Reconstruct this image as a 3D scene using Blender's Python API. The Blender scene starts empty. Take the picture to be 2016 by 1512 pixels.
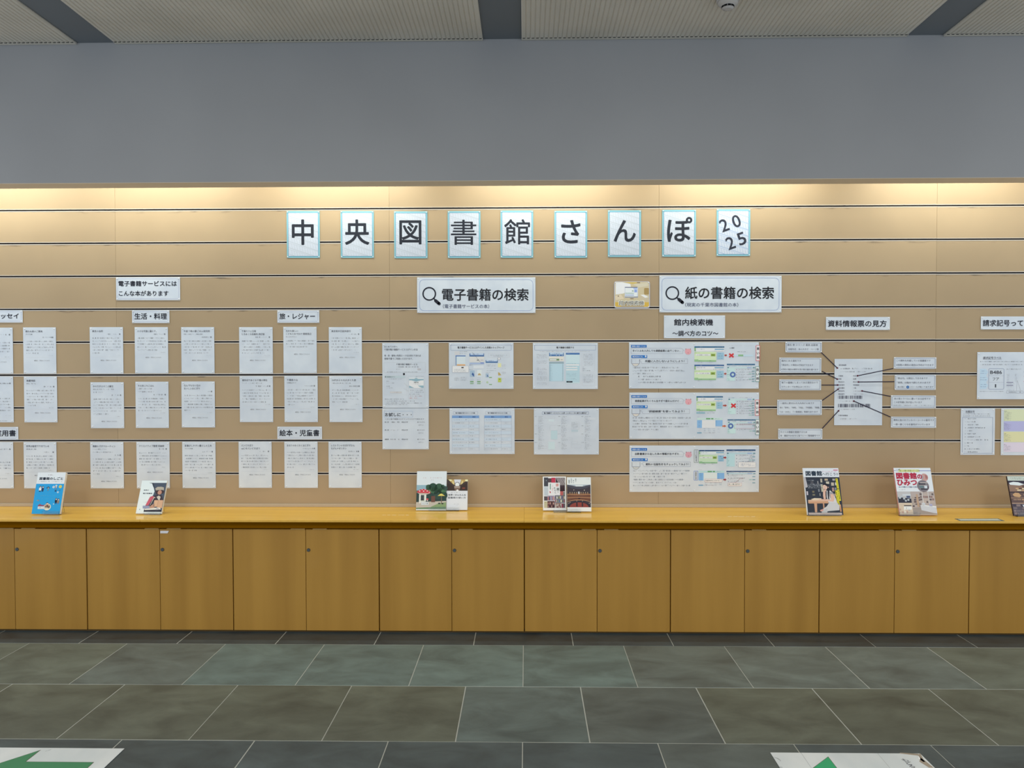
import bpy, bmesh, math, random
from mathutils import Vector, Matrix

# ------------------------------------------------------------------ camera, world, lights, exposure
SC = bpy.context.scene
COL = SC.collection
F_PX, CX, CY, EYE = 1523.0, 1008.0, 756.0, 1.6
YAW, PITCH, ROLL = -0.01779, -0.02199, -0.00172
fw = Vector((math.sin(YAW)*math.cos(PITCH), math.cos(YAW)*math.cos(PITCH), math.sin(PITCH)))
rt0 = Vector((math.cos(YAW), -math.sin(YAW), 0)); up0 = rt0.cross(fw)
rt = math.cos(ROLL)*rt0 + math.sin(ROLL)*up0
up = -math.sin(ROLL)*rt0 + math.cos(ROLL)*up0
cam_d = bpy.data.cameras.new('camera'); cam = bpy.data.objects.new('camera', cam_d); COL.objects.link(cam)
cam_d.sensor_width = 36.0; cam_d.lens = F_PX/2016.0*36.0
m3 = Matrix((rt, up, -fw)).transposed()
cam.matrix_world = Matrix.Translation((0, 0, EYE)) @ m3.to_4x4()
SC.camera = cam

SC.view_settings.view_transform = 'Standard'; SC.view_settings.look = 'None'
SC.view_settings.gamma = 1.0; SC.view_settings.use_curve_mapping = False
SC.view_settings.exposure = 0.0

world = bpy.data.worlds.new('world'); SC.world = world; world.use_nodes = True
bg = world.node_tree.nodes['Background']
bg.inputs[0].default_value = (0.80, 0.89, 1.0, 1); bg.inputs[1].default_value = 1.08

def area(name, loc, rot, sx, sy, watts, color):
    l = bpy.data.lights.new(name, 'AREA'); l.shape = 'RECTANGLE'; l.size = sx; l.size_y = sy
    l.energy = watts; l.color = color
    o = bpy.data.objects.new(name, l); COL.objects.link(o); o.location = loc; o.rotation_euler = rot
    return o
# recessed ceiling lamps of the hall, behind and above the photographer
for x, y, w in [(-3.2, 1.2, 34), (0.0, 1.0, 34), (3.2, 1.2, 34), (-3.2, -2.0, 60), (0.0, -2.0, 60), (3.2, -2.0, 60)]:
    area('ceiling_lamp', (x, y, 3.44), (0, 0, 0), 1.2, 0.6, w, (1.0, 0.95, 0.84))
# cove tubes hidden behind the soffit, washing the slat wall
for x in (-4.5, -3.42, -2.33, -1.16, 0.11, 1.35, 2.65, 3.9):
    area('cove_tube', (x, 4.70, 2.89), (math.radians(30), 0, 0), 0.95, 0.04, 6.3, (0.945, 1.0, 0.93))

# ------------------------------------------------------------------ helpers
def ray(px, py):
    return fw + (px-CX)/F_PX*rt - (py-CY)/F_PX*up
def at(px, py, D):            # photo point -> point on the upright plane y = D
    d = ray(px, py); t = D/d.y
    return Vector((d.x*t, D, EYE + d.z*t))
def at_z(px, py, z):          # photo point -> point on a level plane
    d = ray(px, py); t = (z-EYE)/d.z
    return Vector((d.x*t, d.y*t, z))

def lin(c):
    c /= 255.0
    return c/12.92 if c <= .04045 else ((c+.055)/1.055)**2.4

MATS = {}
def principled(name, color, rough=.6, spec=.3, metal=0, coat=0, coat_rough=.1):
    m = bpy.data.materials.new(name); m.use_nodes = True
    b = m.node_tree.nodes['Principled BSDF']
    b.inputs['Base Color'].default_value = (*color, 1); b.inputs['Roughness'].default_value = rough
    b.inputs['Specular IOR Level'].default_value = spec; b.inputs['Metallic'].default_value = metal
    b.inputs['Coat Weight'].default_value = coat; b.inputs['Coat Roughness'].default_value = coat_rough
    return m
def nodes(m): return m.node_tree.nodes, m.node_tree.links, m.node_tree.nodes['Principled BSDF']
def noise_mix(m, c1, c2, scale, coord='Object', detail=4, stretch=(1, 1, 1), lo=.35, hi=.65, rand=False, bump=0, bump_scale=None):
    N, L, b = nodes(m)
    tc = N.new('ShaderNodeTexCoord'); mp = N.new('ShaderNodeMapping'); mp.inputs['Scale'].default_value = stretch
    L.new(tc.outputs[coord], mp.inputs['Vector'])
    if rand:
        oi = N.new('ShaderNodeObjectInfo'); vm = N.new('ShaderNodeVectorMath'); vm.operation = 'SCALE'
        vm.inputs[0].default_value = (37, 53, 71); L.new(oi.outputs['Random'], vm.inputs['Scale']); L.new(vm.outputs[0], mp.inputs['Location'])
    nz = N.new('ShaderNodeTexNoise'); nz.inputs['Scale'].default_value = scale; nz.inputs['Detail'].default_value = detail
    L.new(mp.outputs[0], nz.inputs['Vector'])
    cr = N.new('ShaderNodeValToRGB'); cr.color_ramp.elements[0].position = lo; cr.color_ramp.elements[1].position = hi
    cr.color_ramp.elements[0].color = (*c1, 1); cr.color_ramp.elements[1].color = (*c2, 1)
    L.new(nz.outputs['Fac'], cr.inputs[0]); L.new(cr.outputs[0], b.inputs['Base Color'])
    if bump:
        bp = N.new('ShaderNodeBump'); bp.inputs['Strength'].default_value = bump; bp.inputs['Distance'].default_value = .01
        n2 = nz
        if bump_scale:
            n2 = N.new('ShaderNodeTexNoise'); n2.inputs['Scale'].default_value = bump_scale; L.new(mp.outputs[0], n2.inputs['Vector'])
        L.new(n2.outputs['Fac'], bp.inputs['Height']); L.new(bp.outputs[0], b.inputs['Normal'])
    return cr, mp

def link(name, me, mats, parent=None, loc=None):
    o = bpy.data.objects.new(name, me); COL.objects.link(o)
    if me is not None and mats is not None and not me.materials:
        for m in (mats if isinstance(mats, (list, tuple)) else [mats]): me.materials.append(m)
    if parent: o.parent = parent
    if loc is not None: o.location = loc
    return o
def tag(o, label=None, cat=None, group=None, kind=None):
    if label: o['label'] = label
    if cat: o['category'] = cat
    if group: o['group'] = group
    if kind: o['kind'] = kind
    return o
def empty(name, loc, label, cat, group=None):
    o = bpy.data.objects.new(name, None); COL.objects.link(o); o.location = loc; o.empty_display_size = .05
    return tag(o, label, cat, group)
def mesh(name, vs, fs, mi=None):
    me = bpy.data.meshes.new(name); me.from_pydata(vs, [], fs)
    if mi: me.polygons.foreach_set('material_index', mi)
    me.update(); return me
def box_vf(x0, x1, y0, y1, z0, z1):
    v = [(x0,y0,z0),(x1,y0,z0),(x1,y1,z0),(x0,y1,z0),(x0,y0,z1),(x1,y0,z1),(x1,y1,z1),(x0,y1,z1)]
    f = [(0,3,2,1),(4,5,6,7),(0,1,5,4),(1,2,6,5),(2,3,7,6),(3,0,4,7)]
    return v, f
def box(name, x0, x1, y0, y1, z0, z1, bevel=0):
    me = mesh(name, *box_vf(x0, x1, y0, y1, z0, z1))
    if bevel:
        bm = bmesh.new(); bm.from_mesh(me)
        bmesh.ops.bevel(bm, geom=bm.edges[:], offset=bevel, segments=1, affect='EDGES')
        bm.to_mesh(me); bm.free()
    return me
def boxes(name, lst):
    V, Fc = [], []
    for b in lst:
        v, f = box_vf(*b); n = len(V); V += v; Fc += [tuple(i+n for i in q) for q in f]
    return mesh(name, V, Fc)
def lathe(name, prof, n=32):   # profile of (r, z)
    V, Fc = [], []
    for r, z in prof:
        for k in range(n):
            a = 2*math.pi*k/n; V.append((r*math.cos(a), r*math.sin(a), z))
    for i in range(len(prof)-1):
        for k in range(n):
            Fc.append((i*n+k, i*n+(k+1) % n, (i+1)*n+(k+1) % n, (i+1)*n+k))
    Fc.append(tuple(range(n))); Fc.append(tuple(reversed(range((len(prof)-1)*n, len(prof)*n))))
    me = mesh(name, V, Fc)
    for p in me.polygons: p.use_smooth = len(p.vertices) == 4
    return me

# ------------------------------------------------------------------ materials
M_wall = principled('grey_paint', (.30, .325, .35), .85, .2)
noise_mix(M_wall, (.335, .335, .34), (.36, .36, .365), 1.2, detail=2)
M_ceil = principled('ceiling_paint', (.60, .56, .49), .9, .1)
noise_mix(M_ceil, (.55, .515, .45), (.62, .58, .51), 2.0, detail=3)
M_strip = principled('dark_recess_paint', (.155, .17, .185), .8, .2)
M_black = principled('shadow_gap', (.012, .012, .012), .9, .1)
M_trim = principled('soffit_trim_beige', (.62, .52, .40), .7, .2)
M_slat = principled('tan_laminate', (.5, .4, .26), .55, .25)
M_lip = principled('pale_aluminium', (.66, .60, .52), .4, .5, .3)
M_channel = principled('dark_channel', (.055, .048, .055), .6, .3)
def wood(name, c1, c2, rough, coat, rand=True, sc=3.0, stretch=(14, 1, .35)):
    m = principled(name, c1, rough, .35, 0, coat, .06)
    cr, mp = noise_mix(m, c1, c2, sc, stretch=stretch, detail=6, lo=.3, hi=.7, rand=rand)
    return m
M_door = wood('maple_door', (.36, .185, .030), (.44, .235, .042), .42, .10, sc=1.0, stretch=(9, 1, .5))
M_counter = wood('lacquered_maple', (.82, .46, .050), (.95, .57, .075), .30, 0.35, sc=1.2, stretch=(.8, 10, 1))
M_edge = wood('maple_edge', (.70, .40, .065), (.76, .45, .08), .4, .1)
M_rail = principled('shaded_rail_wood', (.27, .105, .001), .6, .0)  # shade under the counter overhang is put into this brown
M_plinth = principled('plinth_wood', (.10, .055, .012), .6, .3)
M_lock = principled('lock_steel', (.10, .11, .11), .45, .5, .6)
M_lockc = principled('lock_core', (.05, .05, .05), .4, .5, .6)
M_pull = principled('pull_lip_wood', (.44, .29, .11), .5, .3)
M_pin = principled('white_pin_plastic', (.9, .9, .9), .3, .5)
M_white = principled('white_plastic', (.75, .74, .76), .5, .4)
M_paper = principled('sheet_paper', (.85, .85, .85), .6, .2)
noise_mix(M_paper, (.64, .70, .775), (.71, .765, .825), 9, detail=2, rand=True, bump=.25, bump_scale=7)
M_pages = principled('page_block_paper', (.80, .72, .60), .8, .1)
M_acryl = principled('clear_acrylic', (.97, .98, .98), .03, .5)
b_ = M_acryl.node_tree.nodes['Principled BSDF']; b_.inputs['Transmission Weight'].default_value = 1.0; b_.inputs['IOR'].default_value = 1.38
M_tape = principled('tape_residue', (.85, .75, .58), .5, .3)
M_tapeb = principled('brown_tape', (.36, .30, .23), .5, .3)
M_string = principled('navy_tape_line', (.012, .008, .035), .5, .3)
M_dot = principled('dark_red_dot', (.10, .006, .03), .5, .3)
M_grout = principled('grout', (.40, .41, .37), .85, .2)
M_detect = principled('detector_plastic', (.50, .47, .44), .5, .4)

# slat wood: faint mottling plus scuffs along each board's top edge
def slat_material():
    m = M_slat; N, L, b = nodes(m)
    cr, mp = noise_mix(m, (.402, .297, .180), (.445, .329, .200), 1.6, detail=3, rand=True)
    tc = N.new('ShaderNodeTexCoord'); sp = N.new('ShaderNodeSeparateXYZ'); L.new(tc.outputs['Object'], sp.inputs[0])
    mr = N.new('ShaderNodeMapRange'); mr.inputs[1].default_value = -.020; mr.inputs[2].default_value = -.008
    L.new(sp.outputs['Z'], mr.inputs[0])
    mp2 = N.new('ShaderNodeMapping'); mp2.inputs['Scale'].default_value = (9, 1, 60)
    oi = N.new('ShaderNodeObjectInfo'); vm = N.new('ShaderNodeVectorMath'); vm.operation = 'SCALE'
    vm.inputs[0].default_value = (91, 17, 13); L.new(oi.outputs['Random'], vm.inputs['Scale'])
    L.new(vm.outputs[0], mp2.inputs['Location']); L.new(tc.outputs['Object'], mp2.inputs['Vector'])
    nz = N.new('ShaderNodeTexNoise'); nz.inputs['Scale'].default_value = 1.0; nz.inputs['Detail'].default_value = 5
    L.new(mp2.outputs[0], nz.inputs['Vector'])
    th = N.new('ShaderNodeMapRange'); th.inputs[1].default_value = .56; th.inputs[2].default_value = .70
    L.new(nz.outputs['Fac'], th.inputs[0])
    ml = N.new('ShaderNodeMath'); ml.operation = 'MULTIPLY'; L.new(mr.outputs[0], ml.inputs[0]); L.new(th.outputs[0], ml.inputs[1])
    ml2 = N.new('ShaderNodeMath'); ml2.operation = 'MULTIPLY'; ml2.inputs[1].default_value = .75; L.new(ml.outputs[0], ml2.inputs[0])
    mx = N.new('ShaderNodeMixRGB'); mx.inputs[2].default_value = (.10, .075, .055, 1)
    L.new(ml2.outputs[0], mx.inputs[0]); L.new(cr.outputs[0], mx.inputs[1]); L.new(mx.outputs[0], b.inputs['Base Color'])
slat_material()

# slate: tint comes from each tile's own colour
def slate_material():
    m = principled('green_grey_slate', (.1, .11, .1), .42, .4); N, L, b = nodes(m)
    tc = N.new('ShaderNodeTexCoord'); mp = N.new('ShaderNodeMapping'); oi = N.new('ShaderNodeObjectInfo')
    vm = N.new('ShaderNodeVectorMath'); vm.operation = 'SCALE'; vm.inputs[0].default_value = (37, 53, 0)
    L.new(oi.outputs['Random'], vm.inputs['Scale']); L.new(vm.outputs[0], mp.inputs['Location']); L.new(tc.outputs['Object'], mp.inputs['Vector'])
    mp.inputs['Rotation'].default_value = (0, 0, .5); mp.inputs['Scale'].default_value = (1, 1.8, 1)
    nz = N.new('ShaderNodeTexNoise'); nz.inputs['Scale'].default_value = 3.2; nz.inputs['Detail'].default_value = 8
    nz.inputs['Roughness'].default_value = .62; nz.inputs['Distortion'].default_value = .5
    L.new(mp.outputs[0], nz.inputs['Vector'])
    cr = N.new('ShaderNodeValToRGB'); cr.color_ramp.elements[0].position = .30; cr.color_ramp.elements[1].position = .74
    cr.color_ramp.elements[0].color = (.74, .74, .74, 1); cr.color_ramp.elements[1].color = (1.6, 1.62, 1.6, 1)
    L.new(nz.outputs['Fac'], cr.inputs[0])
    mx = N.new('ShaderNodeMixRGB'); mx.blend_type = 'MULTIPLY'; mx.inputs[0].default_value = 1
    L.new(oi.outputs['Color'], mx.inputs[1]); L.new(cr.outputs[0], mx.inputs[2]); L.new(mx.outputs[0], b.inputs['Base Color'])
    bp = N.new('ShaderNodeBump'); bp.inputs['Strength'].default_value = .25; bp.inputs['Distance'].default_value = .004
    L.new(nz.outputs['Fac'], bp.inputs['Height']); L.new(bp.outputs[0], b.inputs['Normal'])
    return m
M_slate = slate_material()

# ------------------------------------------------------------------ room shell
XL, XR = -4.60, 4.60
WALL_Y, FASC_Y, CEIL_Z = 4.96, 4.50, 3.480
FASC_Z = at(1008, 355, FASC_Y).z
COUNTER_Z = 0.698

floor = link('floor', box('floor', XL, XR, -1.0, 5.1, -.06, -.0010), M_grout); tag(floor, kind='structure')
TILE, GAP = .5745, .0038
ROW0 = at_z(1030, 1270.5, 0).y
xo = at_z(1030, 1312, 0).x
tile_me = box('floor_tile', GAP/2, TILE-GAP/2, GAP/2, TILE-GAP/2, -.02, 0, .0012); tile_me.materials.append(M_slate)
rnd = random.Random(7)
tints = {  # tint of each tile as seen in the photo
    'shade': (.040, .056, .064),  # for the row by the cabinets: counter's shadow painted into the tint
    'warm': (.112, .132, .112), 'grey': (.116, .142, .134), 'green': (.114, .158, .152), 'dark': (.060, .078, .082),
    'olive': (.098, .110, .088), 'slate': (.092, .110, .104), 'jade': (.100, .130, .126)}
for r in range(-1, 9):
    y0 = ROW0 - r*TILE - (0 if r >= 0 else 0)
    off = xo + (TILE/2 if r % 2 else 0)
    for c in range(-8, 8):
        x0 = off + c*TILE
        if x0 < XL-.3 or x0 > XR-.2: continue
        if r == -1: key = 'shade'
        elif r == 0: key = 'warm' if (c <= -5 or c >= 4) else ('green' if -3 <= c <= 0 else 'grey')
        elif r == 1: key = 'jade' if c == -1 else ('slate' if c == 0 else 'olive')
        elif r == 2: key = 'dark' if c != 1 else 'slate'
        else: key = rnd.choice(list(tints))
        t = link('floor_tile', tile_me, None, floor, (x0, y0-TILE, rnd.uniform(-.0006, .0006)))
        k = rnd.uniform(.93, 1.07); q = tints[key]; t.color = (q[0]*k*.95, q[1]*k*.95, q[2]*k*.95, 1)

# front wall face (soffit) and its beige return; plain wall behind the boards
wf = link('wall_upper', box('wall_upper', XL, XR, FASC_Y, FASC_Y+.012, FASC_Z, CEIL_Z+.1), M_wall); tag(wf, kind='structure')
link('soffit_return', box('soffit_return', XL, XR, FASC_Y+.012, FASC_Y+.116, FASC_Z, CEIL_Z+.1), M_trim, wf)
link('soffit_edge_strip', box('soffit_edge_strip', XL, XR, FASC_Y-.0005, FASC_Y+.122, FASC_Z-.003, FASC_Z, 0), M_trim, wf)
wb = link('wall_back', box('wall_back', XL, XR, WALL_Y+.03, WALL_Y+.12, 0, 3.3), M_channel); tag(wb, kind='structure')
link('cove_lid', box('cove_lid', XL, XR, FASC_Y+.122, WALL_Y+.02, 3.0, 3.02), M_trim, wb)

G0, GS, GH = 2.6156, .21255, .0108
seams = [XL, -2.644, -.873, .849, 2.601, XR]
for i in range(5):
    xa, xb = seams[i]+.0004, seams[i+1]-.0004
    full = box('slat', 0, xb-xa, 0, .018, -(GS-GH), 0, .0006); full.materials.append(M_slat)
    lipm = boxes('slat_lip', [(0, xb-xa, -.0012, .012, -GH/2-.0042, -GH/2+.0004), (0, xb-xa, -.0012, .012, GH/2-.0004, GH/2+.0030)]); lipm.materials.append(M_lip)
    dz = rnd.uniform(-.0008, .0008)
    for k in range(-1, 9):
        zt = G0 - k*GS - GH/2 + dz
        if k == -1:
            link('slat', box('slat', 0, xb-xa, 0, .018, -.36, 0, .0006), M_slat, wb, (xa, WALL_Y, G0+GH/2+.36))
        else:
            link('slat', full, None, wb, (xa, WALL_Y, zt))
        if k >= 0: link('slat_lip', lipm, None, wb, (xa, WALL_Y, G0 - k*GS + dz))
tr = link('trim_1', box('trim_1', XL, XR, WALL_Y-.010, WALL_Y+.005, COUNTER_Z, COUNTER_Z+.020, .002), principled('bottom_trim', (.50, .41, .30), .5, .3)); tag(tr, kind='structure')

# ceiling: ribbed panels between dark recesses
ceil = link('ceiling', box('ceiling', XL, XR, -1.0, FASC_Y, CEIL_Z+.010, CEIL_Z+.10), M_strip); tag(ceil, kind='structure')
edges = []
for a, b2 in ((144, 217.5), (951, 1027), (1773, 1848)):
    edges += [at_z(a, 82, CEIL_Z).x, at_z(b2, 79, CEIL_Z).x]
spans = [(XL, edges[0]), (edges[1], edges[2]), (edges[3], edges[4]), (edges[5], XR)]
PITCH_R = .0256
for xa, xb in spans:
    V, Fc = [], []; n = int((xb-xa)/PITCH_R); ps = (xb-xa)/n
    prof = []
    for i in range(n):
        x = xa+i*ps
        prof += [(x, .0035), (x+ps*.16, .0), (x+ps*.70, .0), (x+ps*.86, .0035)]
    prof.append((xb, .0035))
    for x, z in prof: V += [(x, -1.0, CEIL_Z+z), (x, FASC_Y-.028, CEIL_Z+z)]
    for i in range(len(prof)-1): Fc.append((2*i, 2*i+1, 2*i+3, 2*i+2))
    k = len(V); V += [(xa, -1, CEIL_Z+.0101), (xa, FASC_Y-.028, CEIL_Z+.0101), (xb, -1, CEIL_Z+.0101), (xb, FASC_Y-.028, CEIL_Z+.0101)]
    Fc += [(0, k, k+1, 1), (k-2, k-1, k+3, k+2)]
    link('ribbed_panel', mesh('ribbed_panel', V, Fc), M_ceil, ceil)
    link('panel_end_trim', boxes('panel_end_trim', [(xa, xb, FASC_Y-.030, FASC_Y-.006, CEIL_Z-.001, CEIL_Z+.03)]), M_ceil, ceil)
    sl = link('end_slots', boxes('end_slots', [(xa+(i+.22)*ps, xa+(i+.78)*ps, FASC_Y-.036, FASC_Y-.0295, CEIL_Z-.0012, CEIL_Z+.02) for i in range(n)]), M_black, ceil)
    sl['kind'] = 'stuff'

# ------------------------------------------------------------------ smoke detector
c = at_z(1433, 13, CEIL_Z-.035)
sd = empty('smoke_detector', (c.x, c.y, CEIL_Z), 'round white smoke detector on the ribbed ceiling, right of centre', 'smoke detector')
link('base_plate', lathe('base_plate', [(.058, 0), (.058, -.008), (.052, -.012)]), M_detect, sd)
link('detector_body', lathe('detector_body', [(.050, -.012), (.050, -.022), (.042, -.030), (.030, -.033)]), M_detect, sd)
slots = []
for k in range(10):
    a = 2*math.pi*k/10
    me = box('vent_slot', -.0072, .0072, .0285, .0315, -.042, -.033); link('vent_slot', me, M_black, sd).rotation_euler = (0, 0, a)
link('detector_cap', lathe('detector_cap', [(.027, -.033), (.027, -.042), (.031, -.042), (.029, -.046), (.018, -.049)]), M_detect, sd)

# ------------------------------------------------------------------ counter and cabinets
CF = .902*1523/303.0
top = empty('counter_top', (0, WALL_Y, COUNTER_Z), 'long glossy yellow maple counter top running along the slat wall', 'counter')
cs = [XL] + [at(px, 1015, 4.7).x for px in (302, 1032, 1770)] + [XR]
for i in range(4):
    xa, xb = cs[i]+.0004, cs[i+1]-.0004
    link('counter_board', box('counter_board', xa, xb, CF+.004-WALL_Y, -.001, -.0138, 0, .0008), M_counter, top)
    link('edge_banding', box('edge_banding', xa, xb, CF-WALL_Y, CF+.004-WALL_Y, -.0142, -.0002, .0012), M_edge, top)
DF = 4.615                      # door face
DT = at(1008, 1043.0, DF).z; DB = at(1008, 1243, DF).z
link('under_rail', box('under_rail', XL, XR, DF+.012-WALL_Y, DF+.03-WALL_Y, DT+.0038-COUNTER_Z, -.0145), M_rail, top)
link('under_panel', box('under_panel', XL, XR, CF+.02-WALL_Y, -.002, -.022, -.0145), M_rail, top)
d_px = [29.3, 171, 315, 459, 602.5, 746.5, 889.5, 1032.3, 1175.5, 1320, 1466, 1613, 1761, 1908]
dx = [at(p, 1145, DF).x for p in d_px]
dx = [dx[0]-.44] + dx + [dx[-1]+.435, dx[-1]+.87]
cab_label = ['two-door maple base cabinet at the left end, cut by the frame', 'two-door maple base cabinet with a white tag stuck on its top edge',
    'two-door maple base cabinet left of the one below the mushroom-house booklet', 'two-door maple base cabinet directly below the mushroom-house booklet',
    'two-door maple base cabinet directly below the amphitheatre reading-room book', 'two-door maple base cabinet below the right-hand tape residue on the counter',
    'two-door maple base cabinet between the seated-woman book and the red-lettered book', 'two-door maple base cabinet at the right end, cut by the frame']
lock_body = lathe('lock', [(.0105, -.001), (.0105, .003), (.009, .0045)], 24); lock_body.materials.append(M_lock)
pairs = [(0, 1, 2), (2, 3, 4), (4, 5, 6), (6, 7, 8), (8, 9, 10), (10, 11, 12), (12, 13, 14), (14, 15, 16)]
for ci, (a, b2, c2) in enumerate(pairs):
    x0, xm, x1 = dx[a], dx[b2], dx[c2]
    cb = empty('base_cabinet', ((x0+x1)/2, DF, 0), cab_label[ci], 'cabinet', 'maple base cabinets under the counter')
    ox = (x0+x1)/2
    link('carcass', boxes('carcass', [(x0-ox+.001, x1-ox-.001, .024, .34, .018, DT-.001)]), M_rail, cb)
    link('plinth', box('plinth', x0-ox, x1-ox, .012, .03, 0, DB-.003), M_plinth, cb)
    for s, (xa, xb) in enumerate(((x0, xm), (xm, x1))):
        g0, g1 = (.0030, .0014) if s == 0 else (.0014, .0030)
        dy = rnd.uniform(-.0012, .0012)
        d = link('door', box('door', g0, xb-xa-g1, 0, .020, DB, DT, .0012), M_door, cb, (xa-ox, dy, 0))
        hx = (xm-.092 if s == 0 else xm+.042) - xa
        link('finger_pull', box('finger_pull', hx, hx+.085, .001, .012, DT-.001, DT+.0035, .0008), M_pull, d)
        if s == 1:
            lk = link('lock', lock_body, None, d, (.0170, 0, at(320, 1082, DF).z)); lk.rotation_euler = (math.pi/2, 0, 0)
            link('keyhole', box('keyhole', .0165, .0175, -.0052, -.0040, at(320, 1082, DF).z-.004, at(320, 1082, DF).z+.004), M_lockc, d)
# white tag on the door top
p0, p1 = at(315.5, 1045, DF-.003), at(332.5, 1050, DF-.003)
tg = link('door_tag', mesh('door_tag', *(lambda w, h: ([(0,0,0),(w,0,0),(w-.008,0,-h),(0,0,-h),(0,.0015,0),(w,.0015,0),(w-.008,.0015,-h),(0,.0015,-h)],
     [(0,3,2,1),(4,5,6,7),(0,1,5,4),(1,2,6,5),(2,3,7,6),(3,0,4,7)]))(p1.x-p0.x, p0.z-p1.z)), M_white, None, p0)
tag(tg, 'small white plastic tag at the top corner of a cabinet door', 'tag')
# tape residue on the counter
for px0, px1, py, lab in ((753, 805, 1014, 'broken strip of pale tape residue on the counter, left of the mushroom-house booklet'),
                          (1433, 1487, 1017, 'broken strip of pale tape residue on the counter, left of the seated-woman book')):
    a, b2 = at_z(px0, py, COUNTER_Z), at_z(px1, py, COUNTER_Z)
    w = b2.x-a.x; segs = []
    x = 0
    while x < w:
        l = rnd.uniform(.006, .028); segs.append((x, min(w, x+l), rnd.uniform(-.004, 0), rnd.uniform(.001, .005), 0, .0004)); x += l + rnd.uniform(.002, .014)
    tr_ = link('tape_residue', boxes('tape_residue', segs), M_tape, None, a); tag(tr_, lab, 'tape')
# laminated card on the counter
q = [at_z(1879.5, 1021.5, COUNTER_Z), at_z(1965, 1021, COUNTER_Z), at_z(1978, 1025.8, COUNTER_Z), at_z(1889.5, 1025.8, COUNTER_Z)]
cen = sum(q, Vector())/4
def slab(name, pts, z0, z1):
    n = len(pts); V = [(p.x, p.y, z0) for p in pts] + [(p.x, p.y, z1) for p in pts]
    Fc = [tuple(range(n)), tuple(range(n, 2*n))] + [(i, (i+1) % n, n+(i+1) % n, n+i) for i in range(n)]
    return mesh(name, V, Fc)
lc = link('laminated_card', slab('laminated_card', [p-cen for p in q], 0, .0012), principled('teal_card', (.10, .17, .17), .25, .5), None, (cen.x, cen.y, COUNTER_Z))
tag(lc, 'flat laminated card with a dark teal border lying on the counter', 'card')
link('card_centre', slab('card_centre', [Vector(((p-cen).x*.90, (p-cen).y*.62, 0)) for p in q], .0012, .0016), principled('pale_card', (.62, .68, .60), .3, .5), lc)

# ------------------------------------------------------------------ printed matter
GL = {}
def glyphs(s, bold=0, res=2):
    """flat outline of a line of lettering: (verts, faces, bbox)"""
    k = (s, bold, res)
    if k not in GL:
        cu = bpy.data.curves.new('lettering', 'FONT'); cu.body = s; cu.resolution_u = res; cu.offset = bold
        o = bpy.data.objects.new('lettering', cu); COL.objects.link(o)
        me = bpy.data.meshes.new_from_object(o)
        v = [(q.co.x, q.co.y) for q in me.vertices]; f = [tuple(p.vertices) for p in me.polygons]
        bpy.data.objects.remove(o); bpy.data.curves.remove(cu); bpy.data.meshes.remove(me)
        xs = [q[0] for q in v] or [0]; ys = [q[1] for q in v] or [0]
        GL[k] = (v, f, (min(xs), min(ys), max(xs), max(ys)))
    return GL[k]

INK = {}
def ink(rgb, ref):
    """ink or photo colour -> material; ref is how plain white paper looks in the same spot of the photo"""
    k = (tuple(rgb), tuple(ref))
    if k not in INK:
        c = tuple(min(.86, max(.004, lin(a)/lin(r)*.84)) for a, r in zip(rgb, ref))
        q = tuple(round(v, 3) for v in c)
        if q not in MATS: MATS[q] = principled('ink', q, .55, .25)
        INK[k] = MATS[q]
    return INK[k]

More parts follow.
